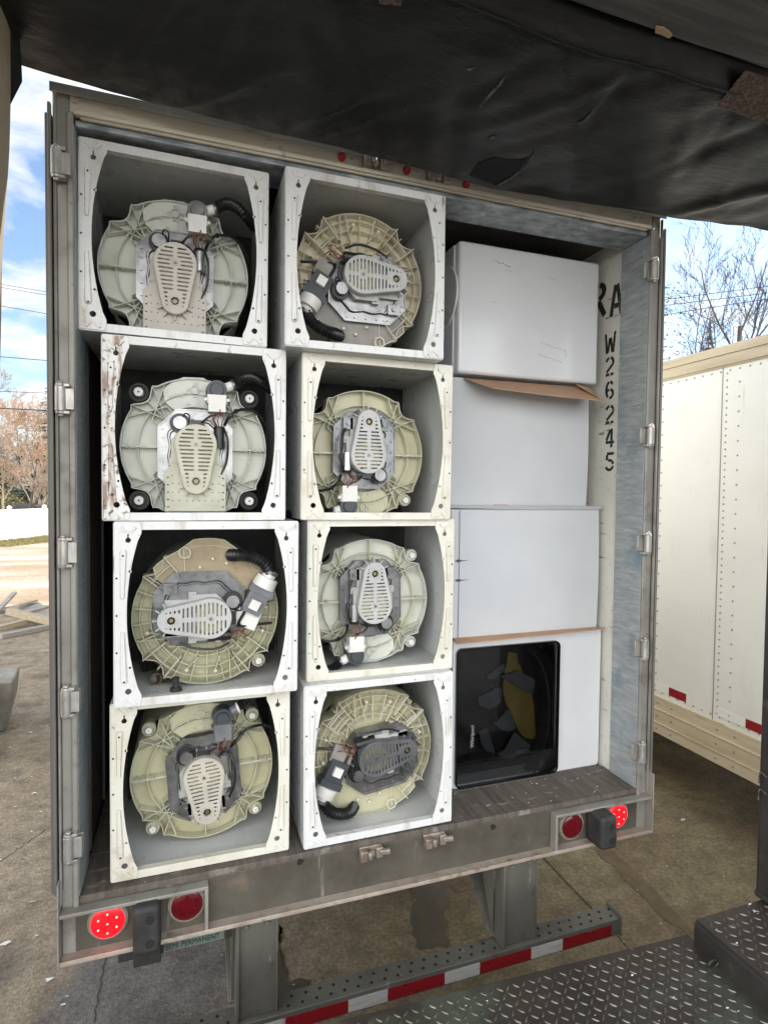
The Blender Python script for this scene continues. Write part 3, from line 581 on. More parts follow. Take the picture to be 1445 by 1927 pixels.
# ------------------------------------------------------------------ stencilled letters on the liner panel
def stroke(b, p, q, t, fn):
    p, q = Vector(p), Vector(q); d = (q - p).normalized(); n = Vector((-d.y, d.x)) * t / 2
    b.prism([p - n, q - n, q + n, p + n], lambda u, v, dd: fn(u, v, dd), 0, 1)
def arcs(cx, cy, rx, ry, a0, a1, n=6): return [(cx + rx * math.cos(R(a0 + (a1 - a0) * i / n)), cy + ry * math.sin(R(a0 + (a1 - a0) * i / n))) for i in range(n + 1)]
GL = {'A': [[(.10, .0), (.43, .97)], [(.57, .97), (.90, .0)], [(.36, .30), (.66, .30)]],
      'R': [[(.12, 0), (.12, 1)], [(.26, .93), (.55, .93)], arcs(.52, .72, .33, .20, 75, -80), [(.26, .5), (.5, .5)], [(.55, .45), (.9, 0)]],
      'W': [[(.06, 1), (.22, .0)], [(.30, .05), (.47, .75)], [(.55, .75), (.70, .05)], [(.78, 0), (.95, 1)]],
      '2': [arcs(.5, .70, .36, .24, 165, 100), arcs(.5, .70, .36, .24, 78, -35) + [(.17, .20)], [(.10, .07), (.48, .07)], [(.60, .07), (.9, .07)]],
      '6': [arcs(.5, .5, .36, .43, 40, 85), arcs(.5, .5, .36, .43, 100, 240) , arcs(.5, .29, .34, .23, 265, 440), arcs(.5, .29, .34, .23, 100, 150)],
      '4': [[(.68, 1), (.68, .36)], [(.68, .20), (.68, 0)], [(.55, .95), (.15, .38)], [(.08, .28), (.95, .28)]],
      '5': [[(.18, .93), (.9, .93)], [(.20, .86), (.20, .58)], arcs(.46, .31, .38, .26, 110, 10), arcs(.46, .31, .38, .26, -12, -160)]}
XW = JR + .018
def glyph(ch, px0, py0, px1, py1, t=.17):
    a_, c_ = at(px0, (py0 + py1) / 2, 0, XW), at(px1, (py0 + py1) / 2, 0, XW); zt, zb = at((px0 + px1) / 2, py0, 0, XW).z, at((px0 + px1) / 2, py1, 0, XW).z
    b = MB()
    fn = lambda u, v, d: (XW - .0006 - .0006 * d, a_.y + (c_.y - a_.y) * u, zb + (zt - zb) * v)
    for st in GL[ch]:
        # offset ribbon
        P = [Vector(p) for p in st]; k = len(P); lo, hi = [], []
        for i in range(k):
            d = (P[min(i + 1, k - 1)] - P[max(i - 1, 0)]).normalized(); n = Vector((-d.y * t * 1.0, d.x * t * .62)) / 2; lo.append(P[i] - n); hi.append(P[i] + n)
        b.prism(lo + hi[::-1], fn, 0, 1)
    b.build('stencil_letter', M['stencil'], wl)
glyph('R', 1108, 533, 1142, 598, .24); glyph('A', 1148, 533, 1172, 592, .26)
for ch, y0, y1 in (('W', 626, 664), ('2', 671, 707), ('6', 716, 751), ('2', 762, 797), ('4', 807, 842), ('5', 851, 886)):
    glyph(ch, 1138.5, y0, 1156.5 + (2 if ch == 'W' else 0), y1, .24 if ch != 'W' else .2)

# ------------------------------------------------------------------ washing machines
CW, CH, CD = .686, .697, .88
def cabinet_mesh():
    b = MB(); hw = CW / 2; t = .003
    b.mi = 1; 
    b.box(-hw, -hw + t, .012, CD, 0, CH); b.box(hw - t, hw, .012, CD, 0, CH); b.box(-hw + t, hw - t, .012, CD, 0, t); b.box(-hw + t, hw - t, .012, CD, CH - t, CH); b.mi = 2; b.box(-hw + t, hw - t, CD - .25, CD, t, CH - t)
    b.mi = 0
    fl = .029
    b.mesh(plate_mesh([rrect(-hw, hw, 0, CH, .008, 3), [(-hw + .02, fl), (-hw + .02, CH - fl), (hw - .02, CH - fl), (hw - .02, fl)]], .010, .0012), Matrix.Translation((0, .005, 0)))
    b.box(-hw + .02, hw - .02, .007, .03, fl - .002, fl); b.box(-hw + .02, hw - .02, .007, .03, CH - fl, CH - fl + .002)
    return b.data('cabinet')
def brace_mesh():
    """left brace, x from 0 at the outer edge; curved inner edge, keyholes, ribs, corner creases"""
    wE, wM = .095, .044; z0, z1 = .004, CH - .004; ze = .042
    n = 22; out = [(.004, z0), (wE - .004, z0), (wE, ze * .55), (wE, ze)]
    mid = CH / 2
    for i in range(1, n):
        z = ze + (CH - 2 * ze) * i / n; u = (z - mid) / (mid - ze); out.append((wM + (wE - .004 - wM) * abs(u) ** 2.0, z))
    out += [(wE, CH - ze), (wE, CH - ze * .55), (wE - .004, z1), (.004, z1)]
    def keyhole(cx, cz, s):
        r = .0105; lp = []
        for i in range(17): a = R(90 + 18 + (324) * i / 16); lp.append((cx + r * math.cos(a), cz + r * math.sin(a)))
        lp += [(cx + .0032, cz + .024), (cx - .0032, cz + .024)]; return lp
    holes = [keyhole(.050, CH - .068, 1), circ(.050, .060, .012, 14), circ(.056, CH * .735, .0052, 10), circ(.056, CH * .215, .0052, 10)]
    for x, z in ((.018, CH - .04), (.075, CH - .028), (.022, .03), (.078, .028), (.085, CH - .05), (.016, CH - .10)): holes.append(circ(x, z, .0024, 7))
    b = MB(); b.mesh(plate_mesh([out] + holes, .004, .001), Matrix.Translation((0, -.002, 0)))
    # long embossed ribs
    def embos(x0, za, x1, zb, r0, r1):
        L_ = 12; c = []
        for i in range(L_): a = R(180 + 180 * i / (L_ - 1)); c.append((x0 + r0 * math.cos(a), za + r0 * math.sin(a)))
        for i in range(L_): a = R(0 + 180 * i / (L_ - 1)); c.append((x1 + r1 * math.cos(a), zb + r1 * math.sin(a)))
        k = len(c); cx, cz = (x0 + x1) / 2, (za + zb) / 2
        o2 = [(cx + (x - cx) * .62, cz + (z - cz) * .965) for x, z in c]
        vs = [(x, -.004, z) for x, z in c] + [(x, -.0135, z) for x, z in o2]
        b.add(vs, [(i, (i + 1) % k, (i + 1) % k + k, i + k) for i in range(k)] + [tuple(range(k, 2 * k))])
    embos(.030, CH * .60, .034, CH - .115, .008, .0135); embos(.036, .105, .030, CH * .405, .0135, .008)
    for cz, s in ((CH - .033, 1), (.026, -1)):                       # creased cross beside the corner
        for sx in (-1, 1): b.bar((.050 + sx * .006, -.005, cz - s * .006), (.050 + sx * .025, -.008, cz + s * .014), .010, .006, (0, -1, 0))
    b.mi = 1
    for i in range(3): b.tube([(.0105, -.0036, CH * (.30 + .2 * i)), (.0105, -.0046, CH * (.30 + .2 * i))], [.004, .004], 8)
    for x, z in ((.033, CH - .125), (.036, .100)): b.tube([(x, -.0125, z), (x, -.0148, z)], [.0045, .0035], 8)
    return b.data('brace')
ME_CAB = cabinet_mesh(); ME_BR = brace_mesh(); ME_BR2 = ME_BR.copy(); ME_BR2.transform(Matrix.Scale(-1, 4, (1, 0, 0))); ME_BR2.flip_normals()
TR = .290
LUG = (45, 135, 225, 315)
def tub_r(a):
    d = min(abs((a - l + 180) % 360 - 180) for l in LUG)
    if d < 10.5: return TR * (.915 + .125 * (d / 10.5) ** 2)
    if d < 14: return TR * (1.04 - .04 * (d - 10.5) / 3.5)
    return TR
OUTL = [(tub_r(a) * math.cos(R(a)), tub_r(a) * math.sin(R(a))) for a in [i * 2.0 for i in range(180)]]
def pol(r, a): return (r * TR * math.cos(R(a)), r * TR * math.sin(R(a)))
def tub_mesh(kind):
    b = MB(); k = len(OUTL)
    b.add([(0, .042, 0)] + [(x, .042, z) for x, z in OUTL], [(0, 1 + (i + 1) % k, 1 + i) for i in range(k)])
    b.rib(OUTL, 0, .09, .004, True)
    # body behind the bottom
    n = 60; b.add([(TR * 1.0 * math.cos(2 * math.pi * i / n), .06, TR * math.sin(2 * math.pi * i / n)) for i in range(n)] + [(TR * 1.01 * math.cos(2 * math.pi * i / n), .5, TR * 1.01 * math.sin(2 * math.pi * i / n)) for i in range(n)], [(i, (i + 1) % n, (i + 1) % n + n, i + n) for i in range(n)])
    b.mi = 1
    if kind == 'A':
        b.rib(arc(TR * .775, 0, 360, 72)[:-1], .010, .043, .003, True); b.rib(arc(TR * .50, 0, 360, 48)[:-1], .006, .043, .003, True)
        for a in (0, 180): 
            b.rib([pol(.5, a), pol(.99, a)], .004, .043, .007)
            for r in (.70, .84, .92): c = pol(r, a); b.cyl((c[0], .003, c[1]), (c[0], .042, c[1]), .0075, .009, 8)
        for a in (270,): b.rib([pol(.5, a), pol(.99, a)], .006, .043, .0034)
        for l in LUG:
            b.rib([pol(1.02, l - 10.5), pol(.60, l - 2), pol(.52, l + 16)], .002, .043, .0030); b.rib([pol(1.02, l + 10.5), pol(.60, l + 2), pol(.52, l - 16)], .002, .043, .0030)
            b.rib([pol(.99, l - 20), pol(.70, l + 11), pol(.56, l + 13)], .004, .043, .0030); b.rib([pol(.99, l + 20), pol(.70, l - 11), pol(.56, l - 13)], .004, .043, .0030)
            b.rib([pol(.915, l), pol(.52, l)], .006, .043, .0030)
    else:
        for r in (.60, .76, .90): b.rib(arc(TR * r, -145 if r < .95 else 0, 115, 66), .010 - .004 * (r > .7), .043, .0030)
        a = -140
        while a <= 112:
            b.rib([pol(.5, a), pol(1.0, a)], .0 if int(a) % 4 else .008, .043, .0030); a += 14
        for l in (45, 315, -135):
            b.rib([pol(1.04, l - 10.5), pol(.66, l - 13)], -.016, .043, .0034); b.rib([pol(1.04, l + 10.5), pol(.66, l + 13)], -.016, .043, .0034)
            b.rib(arc(TR * .88, l - 11, l + 11, 5), -.014, .043, .0030); b.rib(arc(TR * .72, l - 12, l + 12, 5), -.014, .043, .0030)
            b.rib([pol(1.0, l - 26), pol(.62, l - 16)], -.004, .043, .0030); b.rib([pol(.66, l - 6), pol(.52, l + 14)], -.004, .043, .0030)
        for a in (-75, -20, 8, 70, 95): c = pol(.83, a); b.cyl((c[0], -.006, c[1]), (c[0], .042, c[1]), .007, .009, 8); b.rib([pol(.8, a), pol(.62, a + 9)], -.004, .043, .0030)
    return b.data('tub')
ME_TUB = {'A': tub_mesh('A'), 'B': tub_mesh('B')}
def sump_mesh(kind):
    b = MB()
    if kind == 'A':
        poly = arc(TR * .60, 118, 62, 10) + [pol(.80, 59), pol(.97, 66)] + arc(TR * 1.0, 70, 80, 3) + [pol(1.035, 84), pol(1.035, 99), pol(1.0, 108), pol(.94, 118), pol(.78, 123)]
        b.prism(poly, lambda u, v, d: (u, d, v), .010, .041)
        cx, cz = -.004, .245
        b.mi = 1
        b.rib(arc(.0165, 0, 360, 20, cx, cz)[:-1], .002, .012, .004, True)
        for a in (45, 135, 225, 315):
            a -= 45; c, s = math.cos(R(a)), math.sin(R(a)); b.prism([(cx + c * .020, cz + s * .020), (cx + c * .031 - s * .007, cz + s * .031 + c * .007), (cx + c * .031 + s * .007, cz + s * .031 - c * .007)], lambda u, v, d: (u, d, v), .004, .0101)
        b.rib([(.008, .17), (.008, .29)], .006, .012, .003); b.rib(arc(TR * .8, 117, 97, 8), .006, .012, .004); b.rib(arc(TR * .8, 80, 66, 6), .006, .012, .004)
        for x, z in ((-.055, .215), (.045, .195), (-.03, .185)): b.cyl((x, .004, z), (x, .012, z), .005, .0055, 8)
    else:
        poly = arc(TR * .60, 232, 122, 16) + [pol(.86, 122)] + arc(TR * 1.005, 128, 150, 5) + arc(TR * 1.10, 168, 190, 5) + arc(TR * 1.005, 205, 226, 5) + [pol(.86, 232)]
        b.prism(poly, lambda u, v, d: (u, d, v), .004, .041)
        b.mi = 1
        b.rib([(p[0], p[1]) for p in poly[17:]], -.004, .006, .004)
        for x, z in ((-.20, -.03), (-.235, .02), (-.215, .075), (-.245, -.075)): b.cyl((x, -.010, z), (x, .006, z), .006, .0075, 10)
        b.rib(arc(.022, 0, 360, 18, -.262, -.09)[:-1], -.012, .02, .005, True)
    return b.data('sump')
ME_SUMP = {'A': sump_mesh('A'), 'B': sump_mesh('B')}
def nut_mesh():
    b = MB(); b.cyl((0, .022, 0), (0, .10, 0), .040, .034, 20); b.mi = 1; b.cyl((0, -.012, 0), (0, .023, 0), .0175, .0185, 18); b.mi = 0
    b.rib(arc(.034, 0, 360, 24)[:-1], .008, .03, .006, True); b.tube([(0, -.0125, 0), (0, -.0105, 0)], [.004, .004], 8)
    return b.data('nut')
ME_NUT = nut_mesh()
def octo(w_, h_, c, cx=0, cz=0): return [(cx - w_ / 2 + c, cz - h_ / 2), (cx + w_ / 2 - c, cz - h_ / 2), (cx + w_ / 2, cz - h_ / 2 + c), (cx + w_ / 2, cz + h_ / 2 - c), (cx + w_ / 2 - c, cz + h_ / 2), (cx - w_ / 2 + c, cz + h_ / 2), (cx - w_ / 2, cz + h_ / 2 - c), (cx - w_ / 2, cz - h_ / 2 + c)]
def mount_mesh():
    b = MB(); fn = lambda u, v, d: (u, d, v)
    b.prism(octo(.292, .350, .072), fn, -.016, .03)
    b.rib(octo(.292, .350, .072), -.021, -.010, .005, True)
    # raised wavy pan
    base = octo(.218, .268, .050); pts = []
    for i in range(8):
        p, q = base[i], base[(i + 1) % 8]
        for k in range(8):
            t = k / 8; x, z = p[0] + (q[0] - p[0]) * t, p[1] + (q[1] - p[1]) * t; l = math.hypot(x, z); s = 1 + .035 * math.sin(t * math.pi * (4 if i % 2 == 0 else 0)); pts.append((x * s, z * s))
    n = len(pts)
    vs = [(x, -.0155, z) for x, z in pts] + [(x * .955, -.029, z * .955) for x, z in pts] + [(x * .915, -.029, z * .915) for x, z in pts] + [(x * .88, -.019, z * .88) for x, z in pts]
    fs = []
    for r in range(3): fs += [(r * n + i, r * n + (i + 1) % n, (r + 1) * n + (i + 1) % n, (r + 1) * n + i) for i in range(n)]
    fs.append(tuple(range(3 * n, 4 * n))); b.add(vs, fs)
    random.seed(3)
    for s in (-1, 1):
        for z in (-.13, -.06, .01, .08, .13):
            b.cyl((s * .130, -.0155, z * .72), (s * .130, -.022, z * .72), .0055, .005, 6)
    for x, z in ((-.07, .16), (.0, .163), (.07, .158), (-.06, -.163), (.05, -.163)): b.cyl((x, -.0155, z), (x, -.021, z), .005, .0045, 6)
    for x, z in ((-.085, -.115), (.085, -.115)): b.box(x - .022, x + .022, -.04, -.018, z - .026, z + .026); b.cyl((x, -.04, z), (x, -.048, z), .010, .010, 6)
    return b.data('mounting_plate')
ME_PLATE = mount_mesh()
BR, NR, NZ = .080, .050, -.150           # belt cover: big radius, narrow radius, narrow centre
def cover_loops():
    sb = (BR - NR) / -NZ; a = math.degrees(math.asin(sb))
    out = arc(BR, -a, 180 + a, 30) + arc(NR, 180 + a, 360 - a, 20, 0, NZ)
    def half(z):
        if z > -BR * sb: return math.sqrt(max(BR * BR - z * z, 0))
        if z < NZ - NR * sb: return math.sqrt(max(NR * NR - (z - NZ) ** 2, 0))
        t = (z + BR * sb) / (NZ - NR * sb + BR * sb); return BR * math.cos(R(a)) + (NR - BR) * math.cos(R(a)) * t
    holes = []
    z = .058
    while z > NZ - .022:
        x1 = half(z) - .013; x0 = .0075
        if abs(z) < .0125: x0 = .019
        dz = z - NZ
        if abs(dz) < .030: x0 = .027
        if x1 - x0 > .006:
            for s in (1, -1):
                l = rrect(x0, x1, z - .0043, z + .0043, .0034, 2); holes.append([(s * x, q) for x, q in l])
        z -= .0162
    holes.append(circ(0, NZ, .0165, 18)); holes.append(circ(0, 0, .004, 8))
    return out, holes
CO, CHs = cover_loops()
def cover_mesh():
    b = MB(); b.mesh(plate_mesh([CO] + CHs, .005, .0014), Matrix.Translation((0, -.083, 0)))
    b.rib(CO, -.081, -.026, .005, True); b.rib(arc(.019, 0, 360, 20, 0, NZ)[:-1], -.0875, -.07, .005, True); b.rib(arc(.009, 0, 360, 14)[:-1], -.088, -.07, .005, True)
    for a in (-25, 205, 235, 305, 270): c, s = math.cos(R(a)), math.sin(R(a)); b.rib([(c * NR, NZ + s * NR), (c * (NR + .022), NZ + s * (NR + .022))], -.072, -.026, .004)
    return b.data('belt_cover', 50)
ME_COVER = cover_mesh()
def behind_mesh(pul):
    b = MB(); fn = lambda u, v, d: (u, d, v)
    b.prism([(x * .94, z * .95 - .002) for x, z in CO], fn, -.040, -.026)  # black backing: the dark hollow behind the slots put in as colour
    b.mi = 1
    if pul: b.cyl((0, -.040, 0), (0, -.068, 0), .062, .062, 28)
    b.mi = 2; b.cyl((0, -.084, 0), (0, -.091, 0), .0055, .0055, 6); b.cyl((0, -.05, NZ), (0, -.080, NZ), .0095, .0095, 6)
    return b.data('pulley')
ME_PUL = {0: behind_mesh(0), 1: behind_mesh(1)}
def housing_mesh():
    b = MB(); fn = lambda u, v, d: (u, d, v)
    b.prism(octo(.19, .175, .045, 0, -.01), fn, -.048, -.020); b.box(-.105, .105, -.042, -.020, -.075, -.045)
    for s in (-1, 1): b.cyl((s * .088, -.042, -.058), (s * .088, -.050, -.058), .008, .008, 6); b.rib([(s * .02, .06), (s * .02, .115)], -.045, -.02, .006)
    b.box(-.075, .075, -.040, -.019, -.165, -.07); b.box(.07, .105, -.05, -.02, .0, .05)
    return b.data('housing')
ME_HOUS = housing_mesh()
def skid_mesh():
    w2 = .118; out = [(-w2, -.262), (w2, -.262), (w2, -.10), (.088, -.068), (-.088, -.068), (-w2, -.10)]
    holes = []
    for z, xs_ in ((-.118, (-.092, .092)), (-.150, (-.09, -.066, .066, .09)), (-.185, (-.09, -.066, .066, .09)), (-.220, (-.09, -.064, -.036, -.012, .012, .036, .064, .09))): holes += [circ(x, z, .0032, 8) for x in xs_]
    for z in (-.125, -.155, -.185, -.215, -.245): 
        for s in (-1, 1): holes.append(rrect(s * .108 - .005, s * .108 + .005, z - .003, z + .003, .0025, 2))
    b = MB(); b.mesh(plate_mesh([out] + holes, .004, .001), Matrix.Translation((0, -.052, 0))); b.rib(out, -.052, -.02, .004, True)
    b.mi = 1; b.add([(x * .97, -.044, z) for x, z in out], [tuple(range(6))])
    return b.data('skid_plate')
ME_SKID = skid_mesh()
def motor_mesh():
    b = MB(); x, z = -.062, .098
    b.cyl((x, -.02, z), (x, -.045, z), .040, .040, 22); b.mi = 1; b.cyl((x, -.045, z), (x, -.066, z), .028, .026, 22); b.mi = 0
    b.tube(spline([(x + .012, -.06, z + .02), (x + .02, -.085, z + .035), (x + .036, -.08, z + .028), (x + .035, -.04, z)], 5), .003, 6); b.box(-.02, .035, -.055, -.02, .088, .112)
    return b.data('drive_motor')
ME_MOT = motor_mesh()
def cap_mesh():
    b = MB(); b.cyl((.092, -.05, .0), (.092, -.05, .078), .0215, .0215, 20); b.mi = 1; b.cyl((.092, -.05, .078), (.092, -.05, .090), .0225, .020, 20); b.box(.064, .118, -.05, -.018, .0, .03)
    b.mi = 2
    for k, (dx, c) in enumerate(((-.010, 0), (.0, 0), (.010, 0))): b.tube(spline([(.092 + dx, -.05, .088), (.085 + dx * 2, -.078, .115), (.10 + dx * 2.5, -.07, .14), (.12 + dx, -.04, .15)], 5), .0022, 6)
    b.mi = 3; b.tube(spline([(.085, -.05, .09), (.07, -.075, .12), (.095, -.08, .15), (.085, -.05, .175)], 5), .0022, 6)
    return b.data('capacitor')
ME_CAP = cap_mesh()
def pump_mesh(kind):
    b = MB()
    if kind == 'A':
        c = Vector((.083, -.03, .190)); b.box(c.x - .034, c.x + .034, -.075, -.012, c.z - .042, c.z + .028); b.box(c.x - .038, c.x + .038, -.064, -.015, c.z - .005, c.z + .03)
        for s in (-1, 1): b.cyl((c.x + s * .044, -.05, c.z + .01), (c.x + s * .044, -.058, c.z + .01), .007, .007, 6); b.box(c.x + s * .03, c.x + s * .046, -.05, -.02, c.z + .002, c.z + .018)
        b.mi = 1; b.cyl((c.x, -.01, c.z + .05), (c.x, -.062, c.z + .05), .044, .040, 24); b.cyl((c.x, -.062, c.z + .05), (c.x, -.07, c.z + .05), .028, .025, 20)
        b.mi = 0; b.cyl((c.x + .03, -.036, c.z + .062), (c.x + .068, -.036, c.z + .078), .020, .020, 16)
        b.mi = 2; b.tube([(c.x + .062, -.036, c.z + .076), (c.x + .070, -.036, c.z + .079)], [.025, .025], 16)
    else:
        p = Vector((-.07, -.03, .200)); q = Vector((-.155, -.035, .245)); d = (q - p).normalized()
        b.mi = 1; b.bar(p - d * .07, p + d * .02, .085, .05, (0, -1, 0)); b.bar(p + d * .02, p + d * .05, .105, .062, (0, -1, 0))
        b.mi = 3; b.bar(p - d * .125 + Vector((.012, .0, .0)), p - d * .06, .10, .02, (0, -1, 0))
        b.mi = 0; b.cyl(p + d * .05, p + d * .095, .050, .046, 24); b.cyl(p + d * .095, p + d * .125, .030, .027, 18); b.bar(p - d * .05 + Vector((0, -.03, 0)), p - d * .01 + Vector((0, -.03, 0)), .04, .025, (0, -1, 0))
        b.mi = 2; b.tube([p + d * .112, p + d * .124], [.033, .033], 16)
    return b.data('pump')
ME_PUMP = {k: pump_mesh(k) for k in 'AB'}
def hose_mesh(kind, pts, r=.021):
    P = spline(pts, 9); Pn = []; rs = []
    k = len(P)
    for i, p in enumerate(P): rs.append(r * (1.16 if i % 2 == 0 else .84))
    rs[0] = rs[-1] = r * .8
    b = MB(); b.tube(P, rs, 14); return b.data('drain_hose', 70)
ME_HOSE = {'A': hose_mesh('A', [(.15, -.036, .268), (.19, -.03, .300), (.235, .0, .312), (.29, .05, .296), (.335, .12, .285)]),
           'B': hose_mesh('B', [(-.172, -.038, .252), (-.215, -.055, .225), (-.243, -.05, .170), (-.250, -.035, .120), (-.247, .01, .085)], .023)}
def wire_mesh(kind):
    b = MB()
    pts = {'A': [(.115, -.03, .10), (.135, -.06, .135), (.175, -.04, .165), (.235, -.015, .168), (.285, .05, .13), (.30, .12, .09)],
           'B': [(.05, .0, .265), (.048, -.02, .20), (.044, -.035, .125), (-.01, -.045, .145), (-.068, -.045, .172), (-.12, -.045, .205), (-.15, -.04, .225)]}[kind]
    P = spline(pts, 8); b.tube(P, .0062, 8)
    for i in (len(P) // 3, 2 * len(P) // 3): b.tube([P[i], P[i + 1]], .010, 8)
    P2 = spline([(.11, -.055, .085), (.125, -.075, .03), (.122, -.06, -.05), (.10, -.05, -.11)], 8); b.tube(P2, .005, 8)
    if kind == 'A': P3 = spline([(.02, -.05, .10), (.05, -.075, .125), (.08, -.06, .14), (.083, -.06, .16)], 8); b.tube(P3, .0045, 8)
    return b.data('wiring')
ME_WIRE = {k: wire_mesh(k) for k in 'AB'}
def part(name, me, mats, parent, Mx=None):
    while len(me.materials) < len(mats): me.materials.append(mats[len(me.materials)])
    o = bpy.data.objects.new(name, me); col.objects.link(o)
    for sl_, m in zip(o.material_slots, mats): sl_.link = 'OBJECT'; sl_.material = m
    o.parent = parent
    if Mx is not None: o.matrix_local = Mx
    return o
GW = 'washing machines stacked on their sides in the trailer'
def washer(label, loc, tilt, off, kind, ang, enamel, tub, rib, cover, skid, pul, plate='galv', sump=None, rust=None, pumpm=None, spin=0, nuts=(), cup='rubber'):
    t = thing('washing_machine', label, 'washing machine', loc, 0, GW); t.rotation_euler = (0, tilt, 0)
    t2 = M[enamel]
    part('cabinet', ME_CAB, [t2, M['enamel_in'], M['rubber']], t)  # black block at the rear: deep shade inside the cabinet put in as colour
    part('brace', ME_BR, [M[rust] if rust else t2, M['dark_hole']], t, Matrix.Translation((-CW / 2, -.001, 0)))
    part('brace', ME_BR2, [t2, M['dark_hole']], t, Matrix.Translation((CW / 2, -.001, 0)))
    RM = Matrix.Rotation(R(-ang), 4, 'Y')
    C = Matrix.Translation((off[0], .165, CH / 2 + off[1])) @ RM
    tb = part('tub', ME_TUB[kind], [M[tub], M[rib]], t, C)
    part('sump_cover', ME_SUMP[kind], [M[sump or tub], M[rib]], tb)
    for l in nuts: part('suspension_nut', ME_NUT, [M[cup], M['white_pl']], tb, Matrix.Translation(((1.075 if cup == 'rubber' else 1.03) * TR * math.cos(R(l)), .0, (1.075 if cup == 'rubber' else 1.03) * TR * math.sin(R(l)))) @ Matrix.Scale(1 if cup == 'rubber' else .72, 4))
    D = C @ Matrix.Rotation(R(-spin), 4, 'Y')
    pl = part('mounting_plate', ME_PLATE, [M[plate]], t, D @ Matrix.Translation((0, 0, -.018) if kind == 'A' else (-.035, 0, -.03)))
    part('drive_motor', ME_MOT, [M['black'], M['galv']], pl, Matrix.Translation((0, 0, .018) if kind == 'A' else (.035, 0, .03)))
    part('capacitor', ME_CAP, [M['black'] if kind == 'B' or skid == 'cover_cream' else M['silver'], M['black'], M['copper'], M['red_wire']], pl, Matrix.Translation((0, 0, .018) if kind == 'A' else (.02, 0, .03)))
    part('gear_housing', ME_HOUS, [M['housing'] if not skid else M[skid]], pl, Matrix.Translation((0, 0, .018) if kind == 'A' else (.035, 0, .03)))
    cv = part('belt_cover', ME_COVER, [M[cover]], t, D @ Matrix.Translation((0, 0, .010)))
    part('pulley', ME_PUL[pul], [M['black'], M['pulley'], M['brass']], cv)
    if skid: part('skid_plate', ME_SKID, [M[skid], M['dark_hole']], t, D)
    pm = part('drain_pump', ME_PUMP[kind], pumpm or ([M['white_pl'], M['slate'], M['galv_dark']] if kind == 'A' else [M['white_pl'], M['slate'], M['galv_dark'], M['sump_grey']]), t, C)
    part('drain_hose', ME_HOSE[kind], [M['black']], pm)
    part('wiring', ME_WIRE[kind], [M['black']], t, C)
    return t
washer('white washer with tan belt cover and tan perforated skid plate, top of the left stack', (-.8085, .0477, 3.356), .008, (-.010, -.040), 'A', 0, 'enamel', 'tub_green', 'rib', 'cover_tan', 'cover_tan', 0, rust=None, pumpm=[M['white_pl'], M['galv'], M['galv_dark']])
washer('white washer with yellow many-ribbed tub and sideways white cover, beside the top white dryer', (-.0616, -.0366, 3.349), -.002, (.012, .002), 'B', 90, 'enamel', 'tub_peach', 'tub_yellow', 'cover_white', None, 1, sump='sump_grey')
washer('rust-edged white washer with cream belt cover and cream perforated skid plate', (-.7309, .0459, 2.652), .0004, (-.007, -.054), 'A', 0, 'enamel', 'tub_green', 'rib', 'cover_cream', 'cover_cream', 0, rust='enamel_rust', nuts=LUG, cup='rubber')
washer('washer with white cover narrow end up, beside the carton with the folded-out brown flap', (.0214, .0456, 2.651), .0026, (-.024, -.054), 'A', 180, 'enamel_worn', 'tub_olive', 'rib_olive', 'cover_white', None, 1, plate='galv_dark', nuts=(135,), cup='tub_olive')
washer('white washer with sideways cover, stained sump and loose black feet lying inside', (-.6881, -.0136, 1.952), .0028, (-.005, -.049), 'B', -90, 'enamel', 'tub_olive', 'rib_olive', 'cover_white', None, 1, plate='galv_dark', sump='stain', pumpm=[M['white_pl'], M['grey_pl'], M['galv_dark'], M['white_pl']], nuts=(45, 135), cup='tub_olive')
washer('washer with white cover narrow end up, directly above the one with smoky cover', (.0536, .0717, 1.953), .0019, (-.010, -.045), 'A', 180, 'enamel_worn', 'tub_green', 'rib_olive', 'cover_white', None, 1, plate='galv_dark', spin=1, nuts=(135, 225), cup='tub_green')
washer('yellowed washer with beige belt cover and no skid plate, bottom of the left stack', (-.7091, .0450, 1.2515), .0014, (.003, -.036), 'A', 2, 'enamel_worn', 'tub_olive', 'rib_olive', 'cover_beige', None, 1, pumpm=[M['grey_pl'], M['slate'], M['white_pl']], spin=3, nuts=LUG, cup='tub_olive')
washer('white washer with smoky black belt cover lying sideways, bottom of the middle stack', (.0358, .0168, 1.2565), -.0047, (.016, -.047), 'B', 90, 'enamel', 'tub_olive', 'tub_yellow', 'cover_dark', None, 1, plate='galv', sump='tub_olive', spin=8)
# loose fittings lying inside the third washer of the left stack
ZF = 1.952 + .0035
def loose(px, py): c_ = at(px, py, 2, ZF); return Vector((c_.x, max(c_.y, .03), ZF))
p = loose(331, 1300); t = thing('rubber_foot', 'black rubber foot standing on its flange at right inside the washer with loose feet', 'foot', p, 0, 'loose fittings inside the washer')
b = MB(); b.cyl((0, 0, 0), (0, 0, .014), .024, .022, 18); b.build('flange', M['rubber'], t); b = MB(); b.cyl((0, 0, .0145), (0, 0, .05), .0135, .012, 14); b.cyl((0, 0, .05), (0, 0, .054), .015, .015, 14); b.build('stem', M['rubber'], t)
p = loose(268, 1272); t = thing('rubber_foot', 'black rubber foot lying in the dark left corner of the washer with loose feet', 'foot', p + Vector((0, .05, 0)), .6, 'loose fittings inside the washer')
b = MB(); b.cyl((0, 0, .026), (.03, 0, .026), .026, .024, 18); b.build('flange', M['rubber'], t); b = MB(); b.cyl((.0305, 0, .020), (.055, 0, .018), .015, .015, 14); b.build('stem', M['rubber'], t)
p = loose(292, 1290); t = thing('hose_fitting', 'brown rubber hose fitting with two round ends lying between the loose feet', 'hose fitting', p + Vector((0, .01, 0)), .3)
M['old_rubber'] = mat('old_brown_rubber', (.09, .07, .055), .6, var=((.16, .13, .1), 12, .4, .7))
